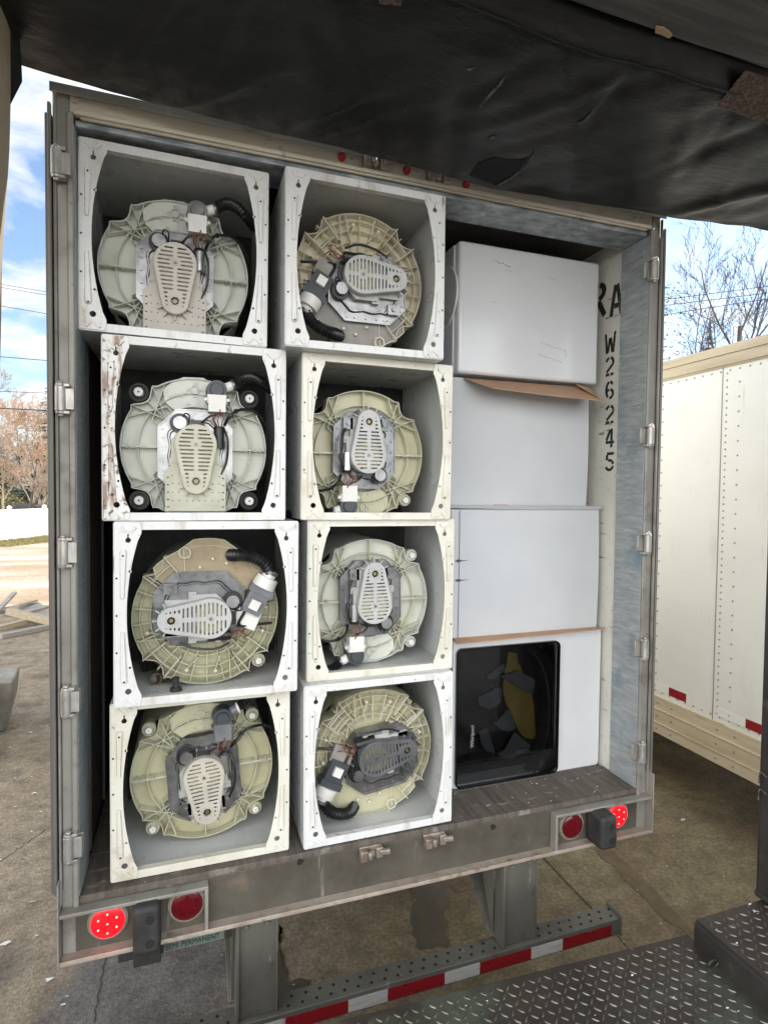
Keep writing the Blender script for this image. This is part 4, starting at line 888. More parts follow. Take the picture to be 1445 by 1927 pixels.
b = MB(); b.tube([(-.02, 0, .025), (.0, 0, .025)], [.02, .02], 16); b.rib(arc(.023, 0, 360, 20, .0, .025)[:-1], -.012, .012, .006, True); b.build('ring', M['old_rubber'], t)
b = MB(); b.rib(arc(.019, 0, 360, 20, .036, .021)[:-1], -.010, .014, .005, True); b.box(.018, .02, -.008, .008, .012, .03); b.build('ring', M['old_rubber'], t)

# ------------------------------------------------------------------ dryers and cartons of the right stack
def rounded(name, x0, x1, y0, y1, z0, z1, m, parent, r=.012, bulge=0):
    b = MB(); n = 10
    b.box(x0, x1, y0, y1, z0, z1); return bevel(b.build(name, m, parent), r, 4)
# top: white dryer lying on its side
Z4 = ZS + .003; Z3, Z2, Z1 = 2.022, 2.700, 3.365
t = thing('clothes_dryer', 'plain white clothes dryer lying on its side above the brown cardboard flap', 'clothes dryer', (.94, .30, Z1))
rounded('cabinet', -.425, .425, 0, .68, .012, .672, M['appliance'], t, .016)
b = MB(); b.box(-.437, -.4255, .04, .62, .02, .66); o = bevel(b.build('side_panel', M['appliance'], t), .004)
b = MB(); b.prism(arc(.16, 0, 360, 28, .14, .42)[:-1], lambda u, v, d: (d, u, v), -.437, -.447); b.build('recess_ring', M['enamel_in'], t)
M['scratch'] = mat('dark_scuff_marks', (.09, .09, .095), .7)
b = MB(); random.seed(11)
def dash(x, z, l, a, th=.0022): b.bar((x, -.0004, z), (x + l * math.cos(a), -.0004, z + l * math.sin(a)), .0009, th)
for k in range(10): dash(.06 + k * .016 + random.uniform(-.003, .003), .205 - k * .003, .008, -.15)
for k in range(9): dash(.045 + k * .017, .145 - k * .004 + random.uniform(-.002, .002), .009, -.2)
for k in range(4): dash(.215, .172 - k * .011, .006, 1.5)
for k in range(6): dash(-.235 + k * .017 + random.uniform(-.006, .006), .598 - k * .004 + random.uniform(-.003, .003), random.uniform(.005, .016), -.1, .0035)
for k in range(3): dash(random.uniform(-.35, .1), random.uniform(.3, .6), random.uniform(.03, .06), random.uniform(-.2, .0), .0006)
b.build('scuff_marks', M['scratch'], t)['kind'] = 'stuff'
# upper carton
def carton(label, x0, x1, y0, z0, z1, bul, group='white cartons stacked between the dryers'):
    t = thing('carton', label, 'carton', ((x0 + x1) / 2, y0, z0), 0, group); hw = (x1 - x0) / 2; h = z1 - z0; dpt = .62
    b = MB()
    def fn(u, v):
        x = -hw + 2 * hw * u; z = h * v; k = math.sin(math.pi * u) ** .7 * math.sin(math.pi * v) ** .7 if 0 < u < 1 and 0 < v < 1 else 0
        return (x + .006 * math.sin(math.pi * v), -bul * k + .002 * math.sin(7 * x + 5 * z), z)
    b.grid(26, 22, fn); b.build('front_panel', M['carton'], t)
    b = MB(); b.add([(-hw, 0, 0), (-hw, 0, h), (-hw, dpt, h), (-hw, dpt, 0)], [(0, 1, 2, 3)]); b.add([(hw, 0, 0), (hw, 0, h), (hw, dpt, h), (hw, dpt, 0)], [(0, 1, 2, 3)])
    b.add([(-hw, 0, h), (hw, 0, h), (hw, dpt, h), (-hw, dpt, h)], [(0, 1, 2, 3)]); b.add([(-hw, 0, 0), (hw, 0, 0), (hw, dpt, 0), (-hw, dpt, 0)], [(0, 1, 2, 3)]); b.add([(-hw, dpt, 0), (hw, dpt, 0), (hw, dpt, h), (-hw, dpt, h)], [(0, 1, 2, 3)])
    o = b.build('carton_sleeve', M['carton'], t); return t
def sheet(name, quad, thick, m, parent, sag=0, n=10, rag=0):
    P = [Vector(p) for p in quad]; org = parent.location if parent else Vector()
    nrm = (P[1] - P[0]).cross(P[3] - P[0]).normalized(); random.seed(len(name) + int(P[0].x * 100))
    b = MB(); rg = [random.uniform(-1, 1) * rag for _ in range(n + 1)]
    def f(u, v, o):
        a = P[0].lerp(P[1], u); c = P[3].lerp(P[2], u); c = c + (c - a).normalized() * rg[int(round(u * n))]
        p = a.lerp(c, v) + nrm * o; p.z -= sag * math.sin(math.pi * u) * v; return p - org
    b.grid(n, 4, lambda u, v: f(u, v, 0)); b.grid(n, 4, lambda u, v: f(u, v, thick))
    edge = [(i / n, 0) for i in range(n)] + [(1, j / 4) for j in range(4)] + [(1 - i / n, 1) for i in range(n)] + [(0, 1 - j / 4) for j in range(4)]
    k = len(edge); b.add([f(u, v, 0) for u, v in edge] + [f(u, v, thick) for u, v in edge], [(i, (i + 1) % k, (i + 1) % k + k, i + k) for i in range(k)])
    return b.build(name, m, parent)
c2 = carton('white carton with a torn brown flap folded out under the top dryer', .488, 1.335, .335, Z2, Z1 - .004, .006)
sheet('brown_flap', [at(872, 711, 1, .33), at(1106, 729, 1, .33), at(1133, 753, 1, .13), at(925, 729, 1, .17)], .004, M['kraft'], c2, .004, 12, .004)
sheet('flap_fold', [at(1085, 722, 1, .30), at(1108, 729, 1, .30), at(1133, 751, 1, .14), at(1128, 748, 1, .14)], .005, M['kraft'], c2)
M['red_print'] = mat('red_carton_print', (.5, .05, .05), .6); M['blue_print'] = mat('dark_carton_print', (.08, .08, .12), .6)
b = MB(); b.box(-.16, -.075, -.0045, -.001, .002, .012); b.build('red_print', M['red_print'], c2)
b = MB(); b.box(-.40, -.29, -.003, .0, .0015, .005); b.box(.10, .36, -.004, .0, .0015, .006); b.build('dark_print', M['blue_print'], c2)
c3 = carton('large white carton with a bowed front, standing on the dryer with the black glass door', .49, 1.395, .30, Z3 + .004, Z2 - .012, .016)
o = sheet('top_flap', [at(848, 950, 1, .32), at(1131, 952, 1, .32), at(1132, 957, 1, .285), at(848, 955, 1, .285)], .004, M['carton'], c3, .002, 12, .003)
sheet('brown_flap', [Vector((.51, .298, Z3 + .008)), Vector((1.40, .298, Z3 + .008)), Vector((1.415, .245, Z3 + .010)), Vector((.50, .225, Z3 - .002))], .004, M['kraft'], c3, .0, 12, .004)
b = MB(); xe = -.4525 + .045; b.add([(xe - .0015, -.0095, .0), (xe + .0015, -.0095, .0), (xe + .0015, -.0095, .655), (xe - .0015, -.0095, .655)], [(0, 1, 2, 3)]); b.build('fold_line', M['blue_print'], c3)
b = MB()
for z in (.30, .40):
    b.prism([(-.43, z), (-.412, z + .008), (-.39, z + .002), (-.35, z + .003), (-.39, z - .002), (-.412, z - .007)], lambda u, v, d: (u, d, v), -.0105, -.0085)
b.build('ink_mark', M['blue_print'], c3)
# bottom: dryer with black glass door
DX = .9625
D = thing('clothes_dryer', 'white clothes dryer with a large black glass door, lying on the trailer floor', 'clothes dryer', (DX, .285, Z4))
b = MB(); hw = .4525; hh = Z3 - Z4 - .004
y0 = .012
b.mesh(plate_mesh([rrect(-hw, hw, 0, hh, .018, 4), rrect(-.432, .165, .012, hh - .05, .03, 4)], .016, .004), Matrix.Translation((0, .008, 0)))
b.box(-hw, -hw + .004, .016, .72, .004, hh - .004); b.box(hw - .004, hw, .016, .72, .004, hh - .004); b.box(-hw + .004, hw - .004, .016, .72, 0, .004); b.box(-hw + .004, hw - .004, .016, .72, hh - .004, hh); b.box(-hw + .004, hw - .004, .716, .72, .004, hh - .004)
b.box(.17, hw - .004, .016, .02, .004, hh - .004)
b.build('cabinet', M['appliance'], D)
# door: black rim with a bow shaped opening, tinted pane, drum behind
dl0, dl1, dz0, dz1 = -.440, .172, .004, hh - .040
win = [(-.30, .07), (-.31, .36), (-.30, dz1 - .02), (-.03, dz1 - .02)] + [(-.03 + .125 * math.sin(R(a)), .34 + .33 * math.cos(R(a))) for a in range(10, 150, 10)] + [(-.03, .065), (-.15, .05)]
win = rrect(-.435, .167, .010, dz1 - .006, .026, 4)
b = MB(); b.mesh(plate_mesh([rrect(dl0, dl1, dz0, dz1, .03, 5), win], .02, .0012), Matrix.Translation((0, -.012, 0))); dd = b.build('glass_door', M['glass_black'], D)
gm = bpy.data.materials.new('tinted_glass'); gm.use_nodes = True; t_ = gm.node_tree; t_.nodes.clear()
o_ = t_.nodes.new('ShaderNodeOutputMaterial'); mxs = t_.nodes.new('ShaderNodeMixShader'); tr = t_.nodes.new('ShaderNodeBsdfTransparent'); gl = t_.nodes.new('ShaderNodeBsdfGlossy'); fr = t_.nodes.new('ShaderNodeFresnel')
tr.inputs[0].default_value = (.66, .67, .68, 1); gl.inputs['Roughness'].default_value = .04; fr.inputs[0].default_value = 1.5
t_.links.new(fr.outputs[0], mxs.inputs[0]); t_.links.new(tr.outputs[0], mxs.inputs[1]); t_.links.new(gl.outputs[0], mxs.inputs[2]); t_.links.new(mxs.outputs[0], o_.inputs[0])
b = MB(); b.prism(win, lambda u, v, d: (u, d, v), -.0216, -.0176); b.build('glass_pane', gm, dd)
M['grey_letter'] = mat('grey_lettering', (.34, .34, .33), .5, rvar=0)
M['drum'] = mat('dark_drum', (.02, .02, .022), .3); M['bowl'] = mat('dark_grey_door_bowl', (.05, .052, .056), .25); M['brownish'] = mat('dark_brown_panel', (.028, .024, .02), .4)
b = MB(); b.box(-.41, .165, .09, .095, .02, hh - .045); b.build('door_back', M['drum'], dd)
b = MB()
cv = [(-.04 + .165 * math.sin(R(a)), .33 + .36 * math.cos(R(a))) for a in range(0, 181, 9)]
b.rib(cv, .0, .08, .012); b.mi = 0; b.build('door_bowl', M['bowl'], dd)
b = MB(); b.prism([(.0 + .20 * math.sin(R(a)) , .33 + .40 * math.cos(R(a))) for a in range(20, 120, 9)] + [(.145, .06), (.145, dz1 - .03), (.05, dz1 - .03)], lambda u, v, d: (u, max(d, 0), v), .004, .010); b.build('door_trim', M['brownish'], dd)
b = MB(); b.mesh(text_mesh('Whirlpool', .028, .0004), Matrix.Translation((-.352, -.0228, .27)) @ Matrix.Rotation(R(90), 4, 'X') @ Matrix.Rotation(R(90), 4, 'Z')); b.build('brand_lettering', M['grey_letter'], dd)
# things inside the drum, seen through the glass
def inside(name, label, cat, px, depth, m, thick=.01, bend=0):
    pts = [at(x, y, 1, depth) for x, y in px]; c = sum(pts, Vector()) / len(pts)
    b = MB(); b.prism([(p.x - c.x, p.z - c.z) for p in pts], lambda u, v, d: (u, d + bend * math.sin(u * 14 + v * 6), v), 0, thick)
    o = bevel(b.build(name, m), .002); o.location = c; return tag(o, label, cat)
inside('plastic_sack', 'limp yellow sack hanging behind the black glass of the dryer door', 'sack', [(957, 1228), (974, 1228), (976, 1246), (982, 1258), (1000, 1300), (1006, 1330), (1008, 1384), (1002, 1392), (985, 1388), (975, 1376), (962, 1345), (950, 1322), (945, 1298), (950, 1262), (955, 1245)], .36, M['yellow_cloth'], .012, .008)
for i, (lb, px, dp) in enumerate((('grey foam sheet crossing in front of the yellow sack behind the glass', [(942, 1274), (975, 1262), (1008, 1280), (1002, 1308)], .335),
     ('grey foam sheet at left behind the glass, squarish with a notched top', [(900, 1312), (928, 1300), (930, 1294), (944, 1296), (944, 1322), (922, 1336), (902, 1328)], .345),
     ('small slanted grey foam offcut high up behind the glass', [(915, 1272), (948, 1250), (952, 1262), (930, 1278), (918, 1280)], .35),
     ('torn grey foam sheet low at left behind the glass', [(902, 1378), (914, 1370), (920, 1380), (930, 1412), (932, 1418), (914, 1414), (905, 1400)], .34),
     ('triangular grey foam sheet low at right behind the glass', [(936, 1418), (950, 1412), (968, 1378), (985, 1392), (1000, 1404), (990, 1416), (965, 1428), (945, 1428)], .335),
     ('curled grey foam sheet below the yellow sack behind the glass', [(930, 1362), (942, 1352), (955, 1336), (962, 1340), (972, 1370), (960, 1378), (945, 1376)], .332))):
    tag(inside('foam_sheet', lb, 'foam sheet', px, dp, M['grey_sheet'], .008), None, None, 'foam sheets behind the dryer glass')
# ------------------------------------------------------------------ neighbouring trailer
NX = 3.30
N = thing('box_trailer', 'cream riveted box trailer parked alongside, seen from its side', 'trailer', (NX, 0, 0))
b = MB(); b.box(.006, 2.6, -.7, 13.6, .93, 3.83); b.build('side_panel', M['cream'], N)
b = MB(); b.box(-.006, 2.606, -.71, 13.62, 3.80, 3.815); b.box(-.012, 2.612, -.71, 13.62, 3.815, 3.90); b.box(-.020, 2.62, -.71, 13.62, 3.90, 3.965); b.box(.0, 2.6, -.71, 13.62, 3.965, 3.98)
bevel(b.build('top_rail', M['cream_rail'], N), .005)
b = MB()
for z0, z1, px_ in ((.60, .69, -.022), (.69, .705, -.03), (.705, .815, -.016), (.815, .83, -.026), (.83, .935, -.012)): b.box(px_, 2.6 - px_, -.71, 13.62, z0, z1)
bevel(b.build('bottom_rail', M['cream_rail'], N), .003)
for y_ in (1.19, 3.63, 6.07, 8.5, 10.9): MB().box(.002, .0075, y_ - .0035, y_ + .0035, .935, 3.80).build('panel_seam', M['rivet'], N)
b = MB(); random.seed(2)
def riv(y, z, r=.0085): b.tube([(.007, y, z), (.001, y, z)], [r, r * .75], 7)
for s in range(5):
    y0 = 1.19 + s * 2.44
    z = 1.0
    while z < 3.78: riv(y0 - .04, z); z += .055
    for k in range(1, 4):
        z = 1.02
        while z < 3.78: riv(y0 + k * .61, z); z += .115
z = 1.02
for yy in (1.04, .43):
    z = 1.02
    while z < 3.78: riv(yy, z); z += .115
y = .02
while y < 9: riv(y, .975); riv(y, 3.77); y += .085
for s in range(12):
    y = .35 + s * .62
    for dy in (0, .16):
        for z, p_ in ((.645, -.022), (.76, -.016), (.88, -.012)): b.tube([(p_ + .002, y + dy, z), (p_ - .008, y + dy, z)], [.013, .009], 8)
o = b.build('rivets', M['rivet'], N); o['kind'] = 'stuff'
for (a_, c_), (a2, c2_) in (((1258, 1300), (1290, 1315)), ((1402, 1372), (1440, 1392))):
    p0, p1 = at(a_, c_, 0, NX), at(a2, c2_, 0, NX); z0 = 1.018
    b = MB(); b.box(.0015, .005, p1.y, p0.y, z0 - .036, z0 + .036); b.build('reflective_tape', M['tape_red'], N)
    b = MB(); b.box(.0025, .005, p0.y, p0.y + .26, z0 - .036, z0 + .034); b.build('reflective_tape', M['cream'], N)
b = MB(); b.box(.05, 2.55, .3, 13, .78, .92)
for k in range(30): b.box(.1, 2.5, .2 + k * .42, .28 + k * .42, .66, .78)
b.build('underframe', M['steel_dark'], N)
b = MB(); b.box(.05, .25, .0, .1, .5, .6); b.box(.0, 2.6, 8.5, 8.6, .5, .6)
for y_ in (3.6, 4.9):
    for x_ in (.10, .42, 1.9, 2.22):
        w_ = MB(); w_.tube([(x_, y_, .5), (x_ + .03, y_, .5), (x_ + .25, y_, .5), (x_ + .28, y_, .5)], [.46, .5, .5, .46], 28); w_.build('wheel', M['rubber'], N)
# ------------------------------------------------------------------ dock: head pad, side pads, lintel, plate
def interp(tab, x):
    if x <= tab[0][0]: return tab[0][1]
    for (a_, v), (c_, u) in zip(tab, tab[1:]):
        if x <= c_: t = (x - a_) / (c_ - a_); return v + (u - v) * t
    return tab[-1][1]
EDGE = [(-2.6, 4.20), (-1.317, 4.168), (-1.021, 4.142), (-.523, 4.125), (-.072, 4.112), (.2, 4.094), (.486, 4.080), (.887, 4.097), (1.374, 4.116), (2.094, 4.155), (3.2, 4.19)]
PROF = [(-.17, .62), (-.125, .22), (-.104, .05), (-.100, .006), (-.112, -.004), (-.15, .004), (-.25, .016), (-.38, .028), (-.52, .040), (-.66, .055), (-.78, .085), (-.84, .15), (-.86, .30), (-.86, .62)]
rc = random.Random(4)
CREASE = [(-.55, .9, -.28, .045, .14, .030), (-.42, .9, -.26, .03, .12, .026), (-1.0, 1.3, -.30, .05, .2, .028), (-1.12, .6, -.45, .04, .2, .022), (-.75, .2, -.5, .03, .25, .016), (-.2, 1.1, -.55, .04, .2, .018), (.9, -.6, -.35, .06, .2, .018), (1.35, .8, -.3, .05, .2, .022), (1.6, .3, -.5, .05, .25, .022)]
CREASE += [(rc.uniform(-1.6, 2.2), rc.uniform(-1.2, 1.4), rc.uniform(-.7, -.2), rc.uniform(.015, .04), rc.uniform(.06, .2), rc.uniform(-.012, .014)) for _ in range(40)]
def headpad(u, v):
    x = -2.6 + 5.8 * u; k = v * (len(PROF) - 1); i = min(int(k), len(PROF) - 2); f = k - i
    y = PROF[i][0] + (PROF[i + 1][0] - PROF[i][0]) * f; z = PROF[i][1] + (PROF[i + 1][1] - PROF[i][1]) * f
    z0 = interp(EDGE, x)
    s = max(0, min(1, (v - .2) / .1)) if v < .5 else 1
    wr = (noise.noise(Vector((x * 2.1, y * 3 + x * .8, 4))) * .020 + noise.noise(Vector((x * 6 + y * 7, y * 4, 9))) * .008)
    for cx, sl, cy, wd, ln, am in CREASE: wr -= am * math.exp(-((x - cx + y * sl) / wd) ** 2) * math.exp(-((y - cy) / ln) ** 2)
    e = math.exp(-((y + .1) / .03) ** 2)
    z += noise.noise(Vector((x * 7, 2, 1))) * .006 * e
    if y > -.13: y += noise.noise(Vector((x * 3, 7, z0))) * .008
    return (x, y, z0 + z + wr * (1 - e) * (1 if .22 < v < .8 else .3))
H = thing('dock_head_pad', 'wrinkled black vinyl dock head pad hanging over the top of the trailer', 'dock pad', (0, 0, 4.1))
b = MB()
b.grid(230, 65, lambda u, v: (headpad(u, v)[0], headpad(u, v)[1], headpad(u, v)[2] - 4.1))
hp = b.build('vinyl_cover', M['vinyl_pad'], H, recalc=True)
def onpad(px, py, dz=-.004):
    z = 4.13
    for _ in range(12):
        p = at(px, py, 2, z); best = min(((abs(headpad((p.x + 2.6) / 5.8, v / 130)[1] - p.y), headpad((p.x + 2.6) / 5.8, v / 130)[2]) for v in range(28, 105)))
        z = .5 * z + .5 * (best[1] + dz)
    return at(px, py, 2, z) - H.location
def padsheet(name, pxs, m, dz=-.005, n=6):
    b = MB(); P = [onpad(*p, dz) for p in pxs]
    b.add(P, [tuple(range(len(P)))]); b.add([p + Vector((0, 0, .003)) for p in P], [tuple(range(len(P)))]); k = len(P)
    b.add(P + [p + Vector((0, 0, .003)) for p in P], [(i, (i + 1) % k, (i + 1) % k + k, i + k) for i in range(k)]); return b.build(name, m, H)
padsheet('woven_patch', [(1350, 198), (1376, 165), (1402, 132), (1460, 150), (1460, 240), (1400, 218)], M['mesh_patch'], -.012)
padsheet('woven_patch', [(712, -8), (758, -8), (754, 11), (714, 6)], M['mesh_patch'], -.01)
M['gash'] = mat('dark_gash', (.0045, .005, .006), .6, spec=.2)
M['torn'] = mat('pale_tear_fibres', (.10, .097, .09), .8, var=((.02, .02, .02), 40, .4, .6)); M['bare'] = mat('torn_timber', (.33, .24, .15), .8)
for pts in ([(899, 205), (914, 184), (938, 158), (953, 140), (944, 158), (922, 182), (906, 200)], [(1085, 232), (1100, 224), (1114, 210), (1103, 226), (1088, 234)], [(919, 262), (926, 256), (934, 258), (925, 261)], [(760, 213), (767, 192), (763, 210)], [(878, 130), (892, 128), (884, 133)]):
    padsheet('tear', pts, M['torn'], -.004)
# torn flap at the hem: a dark gash and the curled strip beside it
padsheet('tear_opening', [(883, 330), (898, 308), (930, 296), (985, 300), (992, 296), (975, 322), (950, 340), (932, 348)], M['gash'], -.003)
b = MB(); F = [onpad(*p, -.006) for p in ((1006, 286), (1000, 296), (985, 315), (962, 334), (934, 350))]
for p, q in zip(F, F[1:]): b.bar(p, q, .004, .006)
b.build('torn_edge', M['torn'], H)
b = MB(); c_ = at(936, 330, 1, -.13) - H.location; b.tube(spline([c_, c_ + Vector((-.002, .004, -.02)), c_ + Vector((.004, .0, -.05))], 4), [.002] * 9, 6); b.build('loose_thread', M['black'], H)
for yy, nm in ((22, 'stitched_seam'), (100, 'stitched_seam')):
    P = []
    for i in range(150):
        q = headpad(i / 149, yy / 130); P.append(Vector((q[0], q[1], q[2] - 4.1 - .001)))
    MB().tube(P, .0045, 5).build(nm, M['vinyl'], H)
# lintel above the pad
b = MB(); 
def beam(u, v):
    pr = [(-.87, .62), (-.872, .06), (-.885, .0), (-1.0, -.004), (-1.5, .0)]; k = v * 4; i = min(int(k), 3); f = k - i; x = -2.6 + 5.8 * u
    y = pr[i][0] + (pr[i + 1][0] - pr[i][0]) * f; z = pr[i][1] + (pr[i + 1][1] - pr[i][1]) * f
    return (x, y + .006 * noise.noise(Vector((x * 3, z * 5, 1))), 4.2 + z + .004 * noise.noise(Vector((x * 5, y * 30, 3))))
b.grid(120, 24, beam)
tag(b.build('dock_lintel', M['beam']), 'weathered black timber lintel above the dock opening, behind the head pad', 'lintel')
c_ = at(1250, 54, 2, 4.2); b = MB(); b.prism([(-.03, -.005), (-.012, -.009), (.012, -.006), (.03, .0), (.028, .008), (.0, .006), (-.02, .006)], lambda u, v, d: (c_.x + u * 1.2, c_.y + .004 + v * 1.4, c_.z + d), -.008, .0); o = b.build('splinter', M['bare']); o.parent = bpy.data.objects['dock_lintel']
# left side pad: tan vinyl with a black fold at the top
SP = thing('dock_side_pad', 'sun-faded tan side pad with a black fold at its top, left of the trailer', 'dock pad', (-1.3, -.35, 1.1))
b = MB()
def lpad(u, v):
    z = 1.15 + 3.1 * v; pr = [(-.40, .0), (-.04, .0), (-.005, -.012), (.0, -.05), (-.004, -.18), (-.03, -.21), (-.4, -.21)]
    k = u * 6; i = min(int(k), 5); f = k - i; x = pr[i][0] + (pr[i + 1][0] - pr[i][0]) * f; y = pr[i][1] + (pr[i + 1][1] - pr[i][1]) * f
    lean = interp([(1.1, -1.43), (2.94, -1.338), (3.3, -1.325), (4.06, -1.288), (4.3, -1.28)], z)
    return (lean + x + .006 * noise.noise(Vector((y * 6, z * 3, 2))) + 1.3, -.19 + y + .35, z - 1.1)
b.grid(36, 90, lpad); b.build('vinyl_cover', M['tan_pad'], SP)
b = MB()
def fold(u, v):
    x = -1.72 + u * .455; bot = interp([(-1.72, 3.55), (-1.40, 3.72), (-1.345, 3.83), (-1.30, 3.95), (-1.27, 4.06)], x); z = 4.30 + (bot - 4.30) * v; y = -.215 - .02 * math.sin(u * 14 + v * 3) - .03 * v * (1 - u)
    return (x + 1.3, y + .35, z - 1.1)
b.grid(20, 14, fold); b.build('black_fold', M['vinyl'], SP)
# right guard post on the block
t = thing('dock_guard_post', 'dark steel guard post standing on the checker-plate dock block at right', 'post', (1.62, -.78, 1.10))
b = MB(); b.box(-.15, .18, -.17, .16, .006, 3.0); bevel(b.build('post_shaft', M['steel_dark'], t), .02, 4)
b = MB(); b.box(-.151, .185, -.18, .161, .0, .03); bevel(b.build('rubber_foot', M['rubber'], t), .01, 3)
b = MB()
for z_ in (.45, .52): b.tube(spline([(-.15, .12, z_), (-.175, .13, z_ + .02), (-.168, .14, z_ - .03)], 4), .003, 5)
b.build('torn_wrap', M['torn'], t)
# tread plates
def lugs(b, x0, x1, y0, y1, z, s=.040, skip=None):
    nx, ny = int((x1 - x0) / s), int((y1 - y0) / s)
    for i in range(nx):
        for j in range(ny):
            cx, cy = x0 + (i + .5) * s + random.uniform(-.001, .001), y0 + (j + .5) * s; a = R(45 if (i + j) % 2 else -45) + random.uniform(-.06, .06)
            l, wd, h = s * .44, s * .135, .0032 * random.uniform(.7, 1.1); c, sn = math.cos(a), math.sin(a)
            ring = [(-l, 0), (-l * .55, -wd * .8), (0, -wd), (l * .55, -wd * .8), (l, 0), (l * .55, wd * .8), (0, wd), (-l * .55, wd * .8)]
            vs = [(cx + u * c - v * sn, cy + u * sn + v * c, z) for u, v in ring] + [(cx + u * .62 * c - v * .5 * sn, cy + u * .62 * sn + v * .5 * c, z + h) for u, v in ring]
            b.add(vs, [(k, (k + 1) % 8, (k + 1) % 8 + 8, k + 8) for k in range(8)] + [tuple(range(8, 16))])
random.seed(5)
LV = thing('dock_leveler', 'worn diamond-tread dock leveler plate reaching towards the trailer, below the bumper bar', 'dock leveler', (.1, -.752, .98), -.050)
b = MB(); b.box(-1.1, 1.03, -.215, .205, 0, .018); bevel(b.build('lip_plate', M['tread'], LV), .004)
b = MB(); lugs(b, -1.09, 1.02, -.20, .195, .0182, .032); o = b.build('tread_lugs', M['tread_lug'], LV)
b = MB()
for a_, c_ in ((.55, .84), (.86, 1.03), (-.1, .53), (-.9, -.12)): b.cyl((a_, -.232, .008), (c_, -.232, .008), .021, .021, 16)
b.build('hinge_barrel', M['steel_dark'], LV)
b = MB(); b.box(-1.1, 1.03, -1.2, -.255, -.004, .014); b.build('ramp_plate', M['tread'], LV); 
b = MB(); lugs(b, -1.09, 1.02, -1.19, -.27, .0142, .032); b.build('tread_lugs', M['tread_lug'], LV)
DB = thing('dock_block', 'dark steel-edged dock block with a littered checker-plate top, right of the leveler', 'dock block', (1.7, -1.2, 0))
b = MB(); b.box(-.58, 2.4, -3.0, .56, 0, 1.088); bevel(b.build('block_body', M['steel_dark'], DB), .012, 3)
b = MB(); b.box(-.572, 2.39, -2.9, .552, 1.088, 1.097); b.build('top_plate', M['tread'], DB)
b = MB(); lugs(b, -.56, .6, -.9, .545, 1.0975, .034); b.build('tread_lugs', M['tread_lug'], DB)
b = MB(); pr = arc(.02, 0, 360, 16)[:-1]; c_ = at(1350, 1812, 0, 1.118) ; b.tube([(c_.x - 1.7 + .022 * math.cos(R(a)) - .02, c_.y + 1.2, c_.z + .014 * math.sin(R(a))) for a in range(0, 361, 20)], .004, 6, False); b.build('ring_bolt', M['steel_dark'], DB)
t = tag(MB().box(-3.5, 1.10, -4.6, -1.98, 0, 1.0).box(-3.5, -1.03, -1.98, -.70, 0, .98).box(-12, -3.5, -26, -1.6, 0, 1.0).box(-3.5, 12, -26, -4.6, 0, 1.0).box(4.3, 12, -4.6, -1.6, 0, 1.0).box(-1.03, 1.10, -1.98, -1.2, 0, .85).build('dock_floor', M['dock_conc']), kind='structure')

# ------------------------------------------------------------------ left yard: concrete blocks, timber, fence, house, car
def cblock(label, base, wx, wy, h, rz, taper=.03):
    t = thing('concrete_block', label, 'concrete block', base, rz, 'concrete blocks beside the trailer')
    b = MB(); n = 6
    vs = []; 
    for z, k in ((0, .10), (h * .5, .03), (h, 0.0)): vs += [(-wx / 2 + k, -wy / 2 + k, z), (wx / 2 - k, -wy / 2 + k, z), (wx / 2 - k, wy / 2 - k, z), (-wx / 2 + k, wy / 2 - k, z)]
    fs = [(3, 2, 1, 0), (8, 9, 10, 11)] + [(r * 4 + i, r * 4 + (i + 1) % 4, r * 4 + 4 + (i + 1) % 4, r * 4 + 4 + i) for r in (0, 1) for i in range(4)]
    b.add(vs, fs); o = bevel(b.build('block', M['block_conc'], t), .025, 3)
    b = MB(); b.tube(spline([(-.09, 0, h - .01), (-.06, 0, h + .05), (.06, 0, h + .05), (.09, 0, h - .01)], 5), .010, 8); b.build('lifting_loop', M['steel_dark'], t)
    return t
g1, g2 = at(12, 1388, 2, 0), at(-18, 1420, 2, 0)
cblock('grey concrete block nearest the trailer, its side fully in view', (g1.x - .30, g1.y + .36, 0), .62, .62, .60, .12)
cblock('grey concrete block mostly cut off by the left picture edge, under the dark panel', (g2.x - .30, g2.y - .10, 0), .62, .66, .66, .05)
b = MB(); b.grid(8, 6, lambda u, v: (-.30 + .6 * u, -.10 + .28 * v, .03 * math.sin(u * 3) + .02 * v)); b.grid(8, 6, lambda u, v: (-.30 + .6 * u, -.10 + .28 * v, .008 + .03 * math.sin(u * 3) + .02 * v))
o = b.build('dark_panel', M['slate']); o.location = (g2.x - .36, g2.y + .12, .675); tag(o, 'thin dark panel lying across the concrete blocks', 'panel')
def plank(label, p, q, wd, th, z, m, roll=0):
    p, q = Vector(p), Vector(q); p.z, q.z = z[0], z[1]; c = (p + q) / 2; b = MB(); b.bar(p - c, q - c, wd, th)
    o = bevel(b.build('timber_plank', M[m]), .006, 2); o.location = c; return tag(o, label, 'plank', 'scrap timber on the yard')
G2 = lambda x, y, z=0: at(x, y, 2, z)
